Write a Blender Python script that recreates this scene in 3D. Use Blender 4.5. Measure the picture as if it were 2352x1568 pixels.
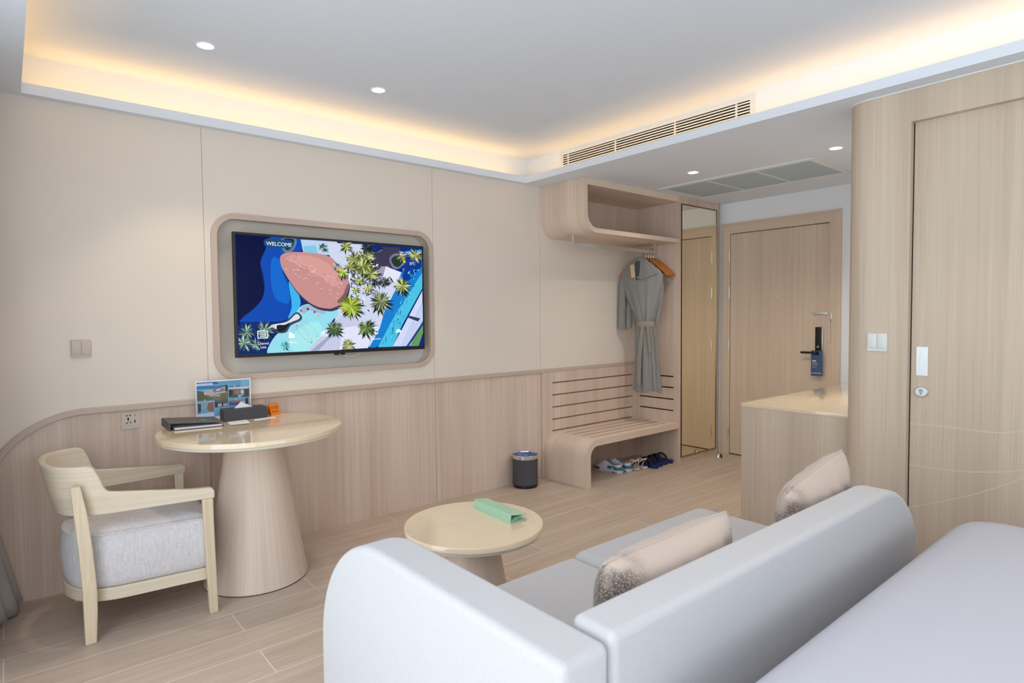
import bpy, bmesh, math, random
from mathutils import Vector, Matrix
random.seed(7)
S = bpy.context.scene
for o in list(bpy.data.objects): bpy.data.objects.remove(o)
COL = S.collection
PI = math.pi

# ------------------------------------------------------------------ camera
F_PX = 1388.53
YAW, PIT, ROL = (math.radians(a) for a in (39.9327, -2.35199, -0.51853))
EYE = Vector((0, 0, 1.34))
fwd = Vector((math.sin(YAW)*math.cos(PIT), math.cos(YAW)*math.cos(PIT), math.sin(PIT)))
rgt0 = Vector((math.cos(YAW), -math.sin(YAW), 0)); up0 = rgt0.cross(fwd)
rgt = math.cos(ROL)*rgt0 + math.sin(ROL)*up0; upv = -math.sin(ROL)*rgt0 + math.cos(ROL)*up0
cam = bpy.data.cameras.new('camera'); camo = bpy.data.objects.new('camera', cam); COL.objects.link(camo)
camo.matrix_world = Matrix(((rgt.x, upv.x, -fwd.x, EYE.x), (rgt.y, upv.y, -fwd.y, EYE.y), (rgt.z, upv.z, -fwd.z, EYE.z), (0, 0, 0, 1)))
cam.sensor_width = 36; cam.lens = F_PX*36/2352; cam.clip_start = 0.02
cam.dof.use_dof = True; cam.dof.focus_distance = 4.2; cam.dof.aperture_fstop = 4.5
S.camera = camo

# ------------------------------------------------------------------ light & exposure
EXPO = 0.19
S.view_settings.view_transform = 'Standard'; S.view_settings.look = 'None'
S.view_settings.exposure = EXPO; S.view_settings.gamma = 1; S.view_settings.use_curve_mapping = False
W = bpy.data.worlds.new('sky'); S.world = W; W.use_nodes = True
wn = W.node_tree.nodes; wl = W.node_tree.links
bg = wn['Background']; bg.inputs[1].default_value = 3.6
tc = wn.new('ShaderNodeTexCoord'); sp = wn.new('ShaderNodeSeparateXYZ'); cr = wn.new('ShaderNodeValToRGB')
wl.new(tc.outputs['Generated'], sp.inputs[0]); wl.new(sp.outputs[2], cr.inputs[0]); wl.new(cr.outputs[0], bg.inputs[0])
mr = cr.color_ramp.elements
mr[0].position = 0.0; mr[0].color = (.77, .79, .81, 1)
mr[1].position = 0.6; mr[1].color = (.78, .82, .89, 1)

def lamp(name, kind, loc, power, color, **kw):
    l = bpy.data.lights.new(name, kind); l.energy = power; l.color = color
    rot = kw.pop('rot', (0, 0, 0))
    for k, v in kw.items(): setattr(l, k, v)
    o = bpy.data.objects.new(name, l); o.location = loc; o.rotation_euler = rot; COL.objects.link(o); return o
WARM = (1.0, .55, .17); DOWN = (1.0, .80, .58)
YF_ = -2.3
# window portal (guides sky light through the glazing)
pt = lamp('window_portal', 'AREA', (-.47, .2, 1.23), 1, (1, 1, 1), shape='RECTANGLE', size=2.3, size_y=4.6, rot=(0, -PI/2, 0))
pt.data.cycles.is_portal = True
pt = lamp('fill_window_portal', 'AREA', (1.5, YF_-.14, 1.63), 1, (1, 1, 1), shape='RECTANGLE', size=3.2, size_y=1.46, rot=(PI/2, 0, 0))  # portal for the added fill window behind the camera
pt.data.cycles.is_portal = True
# LED strips lying in the ceiling cove
COVE = .92
lamp('cove_led', 'AREA', (1.64, 3.705, 2.418), COVE*3.1, WARM, shape='RECTANGLE', size=3.1, size_y=.02, rot=(PI, 0, 0))
lamp('cove_led', 'AREA', (3.273, .75, 2.418), COVE*5.6*.8, WARM, shape='RECTANGLE', size=.02, size_y=5.6, rot=(0, PI, 0))
lamp('cove_led', 'AREA', (.02, .75, 2.418), COVE*5.6*.8, WARM, shape='RECTANGLE', size=.02, size_y=5.6, rot=(0, PI, 0))

# ------------------------------------------------------------------ materials
def lin(c):
    return tuple(((v/255)/12.92 if v/255 <= .04045 else ((v/255+.055)/1.055)**2.4) for v in c)
MATS = {}
def mat(name, color, rough=.5, metal=0, spec=.5, noise=None, bump=None, coat=0, alpha=None, trans=0, sheen=0):
    """noise: (scale, (sx,sy,sz), amount) multiplies brightness; bump: (scale,(sx,sy,sz),strength)"""
    m = bpy.data.materials.new(name); m.use_nodes = True; n = m.node_tree.nodes; l = m.node_tree.links
    b = n['Principled BSDF']; c = (*lin(color), 1)
    b.inputs['Base Color'].default_value = c; b.inputs['Roughness'].default_value = rough
    b.inputs['Metallic'].default_value = metal; b.inputs['Specular IOR Level'].default_value = spec
    b.inputs['Coat Weight'].default_value = coat; b.inputs['Transmission Weight'].default_value = trans
    b.inputs['Sheen Weight'].default_value = sheen
    if coat: b.inputs['Coat Roughness'].default_value = .05
    t = n.new('ShaderNodeTexCoord')
    if noise:
        mp = n.new('ShaderNodeMapping'); mp.inputs['Scale'].default_value = noise[1]; l.new(t.outputs['Object'], mp.inputs[0])
        nz = n.new('ShaderNodeTexNoise'); nz.inputs['Scale'].default_value = noise[0]; nz.inputs['Detail'].default_value = 5
        l.new(mp.outputs[0], nz.inputs[0])
        r = n.new('ShaderNodeMapRange'); r.inputs[1].default_value = .3; r.inputs[2].default_value = .7
        r.inputs[3].default_value = 1-noise[2]; r.inputs[4].default_value = 1+noise[2]; l.new(nz.outputs[0], r.inputs[0])
        mx = n.new('ShaderNodeVectorMath'); mx.operation = 'SCALE'; mx.inputs[0].default_value = c[:3]
        l.new(r.outputs[0], mx.inputs['Scale']); l.new(mx.outputs[0], b.inputs['Base Color'])
    if bump:
        mp = n.new('ShaderNodeMapping'); mp.inputs['Scale'].default_value = bump[1]; l.new(t.outputs['Object'], mp.inputs[0])
        nz = n.new('ShaderNodeTexNoise'); nz.inputs['Scale'].default_value = bump[0]; nz.inputs['Detail'].default_value = 3
        l.new(mp.outputs[0], nz.inputs[0])
        bp = n.new('ShaderNodeBump'); bp.inputs['Strength'].default_value = bump[2]; bp.inputs['Distance'].default_value = .002
        l.new(nz.outputs[0], bp.inputs['Height']); l.new(bp.outputs[0], b.inputs['Normal'])
    MATS[name] = m; return m
def wood(name, ca, cb, axis=2, rough=.42, scale=1.0, seed=0):
    """straight grained veneer; grain runs along `axis`"""
    m = bpy.data.materials.new(name); m.use_nodes = True; n = m.node_tree.nodes; l = m.node_tree.links
    b = n['Principled BSDF']; b.inputs['Roughness'].default_value = rough; b.inputs['Specular IOR Level'].default_value = .35
    t = n.new('ShaderNodeTexCoord')
    def nz(sc, along, detail, off):
        mp = n.new('ShaderNodeMapping'); s = [sc*scale]*3
        for ax in (axis if isinstance(axis, tuple) else (axis,)): s[ax] = along*scale
        mp.inputs['Scale'].default_value = s; mp.inputs['Location'].default_value = (off+seed, off*.7, off*1.3)
        q = n.new('ShaderNodeTexNoise'); q.inputs['Scale'].default_value = 1; q.inputs['Detail'].default_value = detail
        l.new(t.outputs['Object'], mp.inputs[0]); l.new(mp.outputs[0], q.inputs[0]); return q
    fine = nz(230, 1.6, 2, 3.1); mid = nz(38, .7, 3, 9.7); wide = nz(6.5, .25, 2, 1.9)
    a1 = n.new('ShaderNodeMath'); a1.operation = 'MULTIPLY'; a1.inputs[1].default_value = .42; l.new(fine.outputs[0], a1.inputs[0])
    a2 = n.new('ShaderNodeMath'); a2.operation = 'MULTIPLY_ADD'; a2.inputs[1].default_value = .30; l.new(mid.outputs[0], a2.inputs[0]); l.new(a1.outputs[0], a2.inputs[2])
    a3 = n.new('ShaderNodeMath'); a3.operation = 'MULTIPLY_ADD'; a3.inputs[1].default_value = .45; l.new(wide.outputs[0], a3.inputs[0]); l.new(a2.outputs[0], a3.inputs[2])
    r = n.new('ShaderNodeValToRGB'); e = r.color_ramp.elements
    e[0].position = .40; e[0].color = (*lin(ca), 1); e[1].position = .76; e[1].color = (*lin(cb), 1)
    l.new(a3.outputs[0], r.inputs[0]); l.new(r.outputs[0], b.inputs['Base Color'])
    MATS[name] = m; return m
def wood_round(name, ca, cb):
    m = wood(name, ca, cb); n = m.node_tree.nodes; l = m.node_tree.links; t = [x for x in n if x.type == 'TEX_COORD'][0]
    sp = n.new('ShaderNodeSeparateXYZ'); l.new(t.outputs['Object'], sp.inputs[0]); at = n.new('ShaderNodeMath'); at.operation = 'ARCTAN2'
    l.new(sp.outputs[1], at.inputs[0]); l.new(sp.outputs[0], at.inputs[1]); mu = n.new('ShaderNodeMath'); mu.operation = 'MULTIPLY'; mu.inputs[1].default_value = .2; l.new(at.outputs[0], mu.inputs[0])
    cb_ = n.new('ShaderNodeCombineXYZ'); l.new(mu.outputs[0], cb_.inputs[0]); l.new(sp.outputs[2], cb_.inputs[2])
    for x in n:
        if x.type == 'MAPPING': l.new(cb_.outputs[0], x.inputs[0])
    return m
def emis(name, color, strength):
    m = bpy.data.materials.new(name); m.use_nodes = True; n = m.node_tree.nodes; l = m.node_tree.links
    n.remove(n['Principled BSDF']); e = n.new('ShaderNodeEmission'); e.inputs[0].default_value = (*lin(color), 1); e.inputs[1].default_value = strength
    l.new(e.outputs[0], n['Material Output'].inputs[0]); MATS[name] = m; return m

WOODV = wood('veneer_oak', (203, 180, 164), (230, 211, 196))
WOODY = wood('veneer_oak_cross', (200, 177, 158), (228, 208, 190), axis=1)
WOODB = wood('veneer_oak_bent', (210, 188, 169), (236, 217, 200), axis=(0, 2))
WOODR = wood('veneer_ash_grey', (190, 172, 152), (216, 199, 180), seed=5)
WOODD = wood('veneer_door', (201, 181, 162), (227, 208, 189), seed=11)
WOODDH = wood('veneer_door_cross', (201, 181, 162), (227, 208, 189), axis=1, seed=11)
CHAIRW = wood('ash_blond', (206, 190, 166), (232, 220, 200), axis=(0, 1), rough=.38, scale=.8)
CHAIRL = wood('ash_blond_leg', (206, 186, 156), (234, 218, 192), axis=2, rough=.38, scale=.8)
CREAM = mat('cream_wall_panel', (232, 222, 211), .75, noise=(3, (1, 1, 1), .01))
WHITE = mat('white_paint', (240, 244, 250), .8)
CEIL = mat('ceiling_paint_cool_cast', (230, 238, 249), .85)  # bluish cast of the light put into the paint colour
SOFF = mat('soffit_paint', (236, 238, 242), .85)
TAUPE = mat('taupe_lacquer', (200, 182, 168), .5)
NICHE = mat('niche_grey', (224, 216, 206), .7)
DARK = mat('shadow_gap', (28, 20, 16), .8)
SEAM = mat('seam_filler', (190, 172, 150), .8)
STONE = mat('cream_stone', (232, 212, 182), .07, spec=.6, noise=(9, (1, 1, 1), .025), coat=.5)
STONEE = mat('stone_edge', (236, 228, 196), .35, noise=(14, (1, 1, 1), .03))
UNDERT = mat('white_underlay', (226, 222, 212), .4)
FABRIC = mat('sofa_weave', (194, 193, 196), .95, spec=.15, noise=(260, (1, 1, 1), .05), bump=(420, (1, 1, 1), .35), sheen=.3)
LINEN = mat('chair_linen', (214, 211, 214), .95, spec=.15, noise=(60, (1, 1, 5), .09), bump=(380, (1, 1, 1), .4), sheen=.2)
BEDW = mat('bed_sheet', (194, 195, 206), .9, spec=.2)
BLACK = mat('black_plastic', (14, 14, 15), .35)
CHROME = mat('chrome', (225, 225, 222), .12, metal=1)
BRUSH = mat('satin_steel', (205, 208, 210), .38, metal=1)
GOLD = mat('brass_edge', (150, 128, 92), .35, metal=1)
MIRROR = mat('mirror_bronze', (246, 238, 216), .015, metal=1)
GREYC = mat('charcoal_weave', (74, 74, 78), .85, noise=(500, (1, 1, 1), .12), bump=(600, (1, 1, 1), .4))
FOLDM = mat('charcoal_cover', (98, 98, 98), .7, noise=(500, (1, 1, 1), .06))
PAPER = mat('paper', (240, 238, 240), .8)
MINT = mat('mint_leatherette', (172, 212, 184), .5)
MINTL = mat('mint_logo', (110, 200, 130), .5)
ORANGE = mat('orange_acrylic', (236, 132, 34), .3)
ORANGED = mat('orange_print', (168, 84, 14), .5)
PLASTW = mat('switch_white', (226, 228, 226), .35)
PLASTT = mat('switch_taupe', (206, 192, 180), .45)
ROBE = mat('robe_grey', (142, 142, 140), .9, spec=.15, noise=(90, (1, 1, 1), .04), sheen=.2)
BELT = mat('robe_belt', (156, 148, 138), .9, spec=.15)
HANG = mat('hanger_wood', (196, 116, 42), .35)
KRAFT = mat('kraft_card', (212, 186, 158), .7)
NAVY = mat('navy_rubber', (8, 12, 34), .55)
NAVYS = mat('navy_sole', (10, 32, 96), .5)
SHOEW = mat('shoe_white', (214, 218, 226), .6)
SHOEB = mat('shoe_teal', (66, 116, 140), .5)
SHOEG = mat('shoe_grey', (96, 94, 98), .6)
SANDAL = mat('sandal_cream', (220, 206, 194), .5)
BLUEC = mat('card_blue', (62, 90, 132), .55)
CURT = mat('curtain_grey', (176, 168, 164), .95, spec=.1, noise=(300, (1, 1, 1), .05))
GRILLE = mat('grille_white', (222, 228, 230), .5)
LINER = mat('bin_liner', (120, 140, 190), .25, noise=(30, (1, 1, 1), .5))
INLAY = mat('inlay_brass', (218, 204, 172), .45)
LAMP = emis('lamp_lens', (255, 252, 246), 6)
TXTW = emis('screen_text', (250, 250, 255), .95)

def cross_weave(m):
    n = m.node_tree.nodes; l = m.node_tree.links; b = n['Principled BSDF']; src = b.inputs['Base Color'].links[0].from_socket; t = [x for x in n if x.type == 'TEX_COORD'][0]
    mp = n.new('ShaderNodeMapping'); mp.inputs['Scale'].default_value = (260, 260, 14); l.new(t.outputs['Object'], mp.inputs[0]); q = n.new('ShaderNodeTexNoise'); q.inputs['Scale'].default_value = 1; l.new(mp.outputs[0], q.inputs[0])
    r = n.new('ShaderNodeMapRange'); r.inputs[1].default_value = .3; r.inputs[2].default_value = .7; r.inputs[3].default_value = .90; r.inputs[4].default_value = 1.08; l.new(q.outputs[0], r.inputs[0])
    mx = n.new('ShaderNodeVectorMath'); mx.operation = 'SCALE'; l.new(src, mx.inputs[0]); l.new(r.outputs[0], mx.inputs['Scale']); l.new(mx.outputs[0], b.inputs['Base Color'])
cross_weave(LINEN)
# pillow: satin top with snake-like sequin pattern low down
def pillow_mat():
    m = mat('pillow_satin', (196, 172, 156), .42, spec=.5, sheen=.3); n = m.node_tree.nodes; l = m.node_tree.links; b = n['Principled BSDF']
    t = n.new('ShaderNodeTexCoord'); v = n.new('ShaderNodeTexVoronoi'); v.inputs['Scale'].default_value = 190; l.new(t.outputs['Object'], v.inputs[0])
    q = n.new('ShaderNodeTexNoise'); q.inputs['Scale'].default_value = 9; l.new(t.outputs['Object'], q.inputs[0])
    s = n.new('ShaderNodeSeparateXYZ'); l.new(t.outputs['Object'], s.inputs[0])
    # strength rises away from the middle of the top edge: low z or far ends
    ab = n.new('ShaderNodeMath'); ab.operation = 'ABSOLUTE'; l.new(s.outputs[0], ab.inputs[0])
    r0 = n.new('ShaderNodeMapRange'); r0.inputs[1].default_value = .15; r0.inputs[2].default_value = .24; l.new(ab.outputs[0], r0.inputs[0])
    r1 = n.new('ShaderNodeMapRange'); r1.inputs[1].default_value = .13; r1.inputs[2].default_value = .05; l.new(s.outputs[2], r1.inputs[0])
    mxx = n.new('ShaderNodeMath'); mxx.operation = 'MAXIMUM'; l.new(r0.outputs[0], mxx.inputs[0]); l.new(r1.outputs[0], mxx.inputs[1])
    r2 = n.new('ShaderNodeMapRange'); r2.inputs[1].default_value = .42; r2.inputs[2].default_value = .58; l.new(q.outputs[0], r2.inputs[0])
    mu = n.new('ShaderNodeMath'); mu.operation = 'MULTIPLY'; l.new(mxx.outputs[0], mu.inputs[0]); l.new(r2.outputs[0], mu.inputs[1])
    r3 = n.new('ShaderNodeMapRange'); r3.inputs[1].default_value = .15; r3.inputs[2].default_value = .55; l.new(v.outputs['Distance'], r3.inputs[0])
    mu2 = n.new('ShaderNodeMath'); mu2.operation = 'MULTIPLY'; l.new(mu.outputs[0], mu2.inputs[0]); l.new(r3.outputs[0], mu2.inputs[1])
    mx = n.new('ShaderNodeMix'); mx.data_type = 'RGBA'; mx.inputs[6].default_value = (*lin((200, 182, 170)), 1); mx.inputs[7].default_value = (*lin((112, 97, 88)), 1)
    l.new(mu2.outputs[0], mx.inputs[0]); l.new(mx.outputs[2], b.inputs['Base Color'])
    bp = n.new('ShaderNodeBump'); bp.inputs['Strength'].default_value = .5; bp.inputs['Distance'].default_value = .004
    l.new(mu2.outputs[0], bp.inputs['Height']); l.new(bp.outputs[0], b.inputs['Normal']); return m
PILLOW = pillow_mat()
# floor: wood-look planks with pale joints
def floor_mat():
    m = bpy.data.materials.new('floor_plank_tile'); m.use_nodes = True; n = m.node_tree.nodes; l = m.node_tree.links; b = n['Principled BSDF']
    b.inputs['Roughness'].default_value = .42; b.inputs['Specular IOR Level'].default_value = .4
    t = n.new('ShaderNodeTexCoord'); mp = n.new('ShaderNodeMapping'); mp.inputs['Location'].default_value = (-.745, -.10, 0); l.new(t.outputs['Object'], mp.inputs[0])
    k = n.new('ShaderNodeTexBrick'); k.inputs['Scale'].default_value = 1; k.inputs['Brick Width'].default_value = 1.19; k.inputs['Row Height'].default_value = .2
    k.inputs['Mortar Size'].default_value = .0022; k.inputs['Mortar Smooth'].default_value = .1; k.offset = .668; k.offset_frequency = 2; k.inputs['Bias'].default_value = 0
    k.inputs['Color1'].default_value = (.0, .0, .0, 1); k.inputs['Color2'].default_value = (1, 1, 1, 1); k.inputs['Mortar'].default_value = (.5, .5, .5, 1); l.new(mp.outputs[0], k.inputs[0])
    add = n.new('ShaderNodeVectorMath'); add.operation = 'MULTIPLY_ADD'; add.inputs[1].default_value = (3, 5, 7); l.new(k.outputs['Color'], add.inputs[0]); l.new(t.outputs['Object'], add.inputs[2])
    def nz(sc, det):
        mq = n.new('ShaderNodeMapping'); mq.inputs['Scale'].default_value = sc; l.new(add.outputs[0], mq.inputs[0])
        q = n.new('ShaderNodeTexNoise'); q.inputs['Scale'].default_value = 1; q.inputs['Detail'].default_value = det; q.inputs['Distortion'].default_value = .4; l.new(mq.outputs[0], q.inputs[0]); return q
    q1 = nz((1.2, 26, 1), 4); q2 = nz((3.5, 90, 1), 4)
    a = n.new('ShaderNodeMath'); a.operation = 'MULTIPLY_ADD'; a.inputs[1].default_value = .6; l.new(q1.outputs[0], a.inputs[0])
    a0 = n.new('ShaderNodeMath'); a0.operation = 'MULTIPLY'; a0.inputs[1].default_value = .4; l.new(q2.outputs[0], a0.inputs[0]); l.new(a0.outputs[0], a.inputs[2])
    r = n.new('ShaderNodeValToRGB'); e = r.color_ramp.elements; e[0].position = .33; e[0].color = (*lin((184, 165, 149)), 1); e[1].position = .68; e[1].color = (*lin((206, 187, 170)), 1); l.new(a.outputs[0], r.inputs[0])
    mx = n.new('ShaderNodeMix'); mx.data_type = 'RGBA'; l.new(k.outputs['Fac'], mx.inputs[0]); l.new(r.outputs[0], mx.inputs[6]); mx.inputs[7].default_value = (*lin((222, 216, 208)), 1)
    l.new(mx.outputs[2], b.inputs['Base Color']); MATS['floor'] = m; return m
FLOOR = floor_mat()

# ------------------------------------------------------------------ helpers
def tag(o, label=None, cat=None, group=None, kind=None):
    if label: o['label'] = label
    if cat: o['category'] = cat
    if group: o['group'] = group
    if kind: o['kind'] = kind
    return o
def thing(name, label, cat, loc=(0, 0, 0), rotz=0, group=None, kind=None):
    o = bpy.data.objects.new(name, None); o.empty_display_size = .05; COL.objects.link(o)
    o.location = loc; o.rotation_euler = (0, 0, rotz); return tag(o, label, cat, group, kind)
def wpos(o):
    v = Vector((0, 0, 0))
    while o: v += o.location; o = o.parent
    return v
def finish(name, me, m, parent=None, smooth=30, local=False, bevel=0, seg=3):
    for p in me.polygons: p.use_smooth = smooth > 0
    if smooth > 0: me.set_sharp_from_angle(angle=math.radians(smooth if not bevel else 60))
    if not me.materials: me.materials.append(m)
    o = bpy.data.objects.new(name, me); COL.objects.link(o)
    if parent:
        if not local: me.transform(Matrix.Translation(-wpos(parent)))
        o.parent = parent
    if bevel:
        b = o.modifiers.new('bevel', 'BEVEL'); b.width = bevel; b.segments = seg; b.limit_method = 'ANGLE'; b.angle_limit = math.radians(35); b.harden_normals = False
    return o
def obj(name, bm, m, parent=None, **kw):
    bmesh.ops.recalc_face_normals(bm, faces=bm.faces)
    me = bpy.data.meshes.new(name); bm.to_mesh(me); bm.free(); return finish(name, me, m, parent, **kw)
def B(): return bmesh.new()
def bx(bm, x0, x1, y0, y1, z0, z1, bev=0, seg=2):
    t = bmesh.new(); bmesh.ops.create_cube(t, size=1)
    for v in t.verts: v.co = Vector(((x0+x1)/2+v.co.x*(x1-x0), (y0+y1)/2+v.co.y*(y1-y0), (z0+z1)/2+v.co.z*(z1-z0)))
    if bev: bmesh.ops.bevel(t, geom=t.edges[:], offset=bev, segments=seg, profile=.5, affect='EDGES', clamp_overlap=True)
    me = bpy.data.meshes.new('t'); t.to_mesh(me); t.free(); bm.from_mesh(me); bpy.data.meshes.remove(me); return bm
def box(*a, bev=0, seg=2): return bx(B(), *a, bev=bev, seg=seg)
def prism(bm, pts, f, w0, w1):
    """closed outline pts (u,v) swept from w0 to w1; f(u,v,w)->xyz"""
    a = [bm.verts.new(f(u, v, w0)) for u, v in pts]; b = [bm.verts.new(f(u, v, w1)) for u, v in pts]; n = len(pts)
    bm.faces.new(a); bm.faces.new(b[::-1])
    for i in range(n): bm.faces.new((a[i], b[i], b[(i+1) % n], a[(i+1) % n]))
    return bm
YP = lambda u, v, w: (u, w, v)      # outline in x,z
XP = lambda u, v, w: (w, u, v)      # outline in y,z
ZP = lambda u, v, w: (u, v, w)      # outline in x,y
def plate(name, outer, holes, w0, w1, f, m, parent=None, **kw):
    cu = bpy.data.curves.new('t', 'CURVE'); cu.dimensions = '2D'; cu.fill_mode = 'BOTH'; cu.extrude = abs(w1-w0)/2
    for pl in [outer]+holes:
        s = cu.splines.new('POLY'); s.points.add(len(pl)-1); s.use_cyclic_u = True
        for p, q in zip(s.points, pl): p.co = (q[0], q[1], 0, 1)
    o = bpy.data.objects.new('t', cu); COL.objects.link(o); dg = bpy.context.evaluated_depsgraph_get(); dg.update()
    me = bpy.data.meshes.new_from_object(o.evaluated_get(dg)); bpy.data.objects.remove(o); bpy.data.curves.remove(cu)
    wm = (w0+w1)/2
    for v in me.vertices: v.co = Vector(f(v.co.x, v.co.y, wm+v.co.z))
    bm = bmesh.new(); bm.from_mesh(me); bmesh.ops.remove_doubles(bm, verts=bm.verts, dist=1e-6); bpy.data.meshes.remove(me)
    return obj(name, bm, m, parent, **kw)
def arc(cx, cy, r, a0, a1, n=12, ry=None):
    return [(cx+r*math.cos(a0+(a1-a0)*i/n), cy+(ry or r)*math.sin(a0+(a1-a0)*i/n)) for i in range(n+1)]
def rrect(x0, x1, y0, y1, r, n=10):
    return (arc(x1-r, y1-r, r, 0, PI/2, n)+arc(x0+r, y1-r, r, PI/2, PI, n)+arc(x0+r, y0+r, r, PI, 1.5*PI, n)+arc(x1-r, y0+r, r, 1.5*PI, 2*PI, n))
def lathe(bm, prof, c=(0, 0, 0), n=64, cap=True):
    rings = []
    for r, z in prof:
        if r < 1e-6: rings.append([bm.verts.new((c[0], c[1], c[2]+z))])
        else: rings.append([bm.verts.new((c[0]+r*math.cos(2*PI*i/n), c[1]+r*math.sin(2*PI*i/n), c[2]+z)) for i in range(n)])
    for a, b in zip(rings, rings[1:]):
        if len(a) == 1 and len(b) == 1: continue
        for i in range(n):
            j = (i+1) % n
            if len(a) == 1: bm.faces.new((a[0], b[i], b[j]))
            elif len(b) == 1: bm.faces.new((a[i], a[j], b[0]))
            else: bm.faces.new((a[i], a[j], b[j], b[i]))
    if cap:
        for q in (rings[0], rings[-1]):
            if len(q) > 1: bm.faces.new(q)
    return bm
def frame_of(d):
    d = d.normalized(); a = Vector((0, 0, 1)) if abs(d.z) < .9 else Vector((1, 0, 0))
    u = d.cross(a).normalized(); return u, d.cross(u).normalized()
def tube(bm, pts, r, n=10, cap=True, flat=None):
    """round (or flat=(a,b) elliptic) tube along points; r number or list"""
    P = [Vector(p) for p in pts]; rings = []; u = None
    for i, p in enumerate(P):
        d = (P[min(i+1, len(P)-1)]-P[max(i-1, 0)])
        if u is None: u, w = frame_of(d)
        else:
            d.normalize(); u = (u-d*u.dot(d)).normalized(); w = d.cross(u)
        rr = r[i] if isinstance(r, (list, tuple)) else r
        fa, fb = flat or (1, 1)
        rings.append([bm.verts.new(p+u*rr*fa*math.cos(2*PI*k/n)+w*rr*fb*math.sin(2*PI*k/n)) for k in range(n)])
    for a, b in zip(rings, rings[1:]):
        for i in range(n): bm.faces.new((a[i], a[(i+1) % n], b[(i+1) % n], b[i]))
    if cap: bm.faces.new(rings[0][::-1]); bm.faces.new(rings[-1])
    return bm
def cyl(bm, p0, p1, r, n=24): return tube(bm, [p0, p1], r, n)
def spline(P, n=8, closed=False):
    """Catmull-Rom through points"""
    P = [Vector(p) for p in P]; out = []; N = len(P); rng = range(N if closed else N-1)
    g = (lambda i: P[i % N]) if closed else (lambda i: P[max(0, min(N-1, i))])
    for i in rng:
        a, b, c, d = g(i-1), g(i), g(i+1), g(i+2)
        for k in range(n):
            t = k/n; out.append(.5*((2*b)+(c-a)*t+(2*a-5*b+4*c-d)*t*t+(3*b-a-3*c+d)*t*t*t))
    if not closed: out.append(P[-1])
    return out
def ribbon(bm, pts, f, h, w0, w1):
    """flat strip of width h following 2-D pts on a plane, thickness w0..w1"""
    n = len(pts); L = []; R = []
    for i in range(n):
        a = Vector(pts[max(i-1, 0)]); b = Vector(pts[min(i+1, n-1)]); d = (b-a).normalized(); q = Vector((-d.y, d.x))*h/2; p = Vector(pts[i]); L.append(p+q); R.append(p-q)
    A = [bm.verts.new(f(p.x, p.y, w1)) for p in L]; Bq = [bm.verts.new(f(p.x, p.y, w1)) for p in R]
    C = [bm.verts.new(f(p.x, p.y, w0)) for p in L]; D = [bm.verts.new(f(p.x, p.y, w0)) for p in R]
    for i in range(n-1):
        bm.faces.new((A[i], A[i+1], Bq[i+1], Bq[i])); bm.faces.new((C[i], C[i+1], A[i+1], A[i])); bm.faces.new((Bq[i], Bq[i+1], D[i+1], D[i])); bm.faces.new((D[i], D[i+1], C[i+1], C[i]))
    bm.faces.new((A[0], Bq[0], D[0], C[0])); bm.faces.new((A[-1], C[-1], D[-1], Bq[-1])); return bm
def text(name, s, size, M, m, parent, ext=.0003, align='LEFT', sx=1.0):
    cu = bpy.data.curves.new('t', 'FONT'); cu.body = s; cu.size = size; cu.extrude = ext; cu.align_x = align; cu.resolution_u = 3
    o = bpy.data.objects.new('t', cu); COL.objects.link(o); dg = bpy.context.evaluated_depsgraph_get(); dg.update()
    me = bpy.data.meshes.new_from_object(o.evaluated_get(dg)); bpy.data.objects.remove(o); bpy.data.curves.remove(cu)
    me.transform(Matrix.Scale(sx, 4, (1, 0, 0))); me.transform(M); return finish(name, me, m, parent, smooth=0)
def TM(org, xd, yd):
    x = Vector(xd).normalized(); y = Vector(yd).normalized(); z = x.cross(y); o = Vector(org)
    return Matrix(((x.x, y.x, z.x, o.x), (x.y, y.y, z.y, o.y), (x.z, y.z, z.z, o.z), (0, 0, 0, 1)))
def dup(root, loc, rotz, label=None):
    r = root.copy(); COL.objects.link(r); r.location = loc; r.rotation_euler = (0, 0, rotz)
    if label: r['label'] = label
    for ch in list(root.children):
        c = ch.copy(); COL.objects.link(c); c.parent = r
        for g in ch.children:
            d = g.copy(); COL.objects.link(d); d.parent = c
    return r
def struct(name, bm, m, parent=None, **kw):
    o = obj(name, bm, m, parent, **kw)
    if not parent: o['kind'] = 'structure'
    return o
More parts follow.
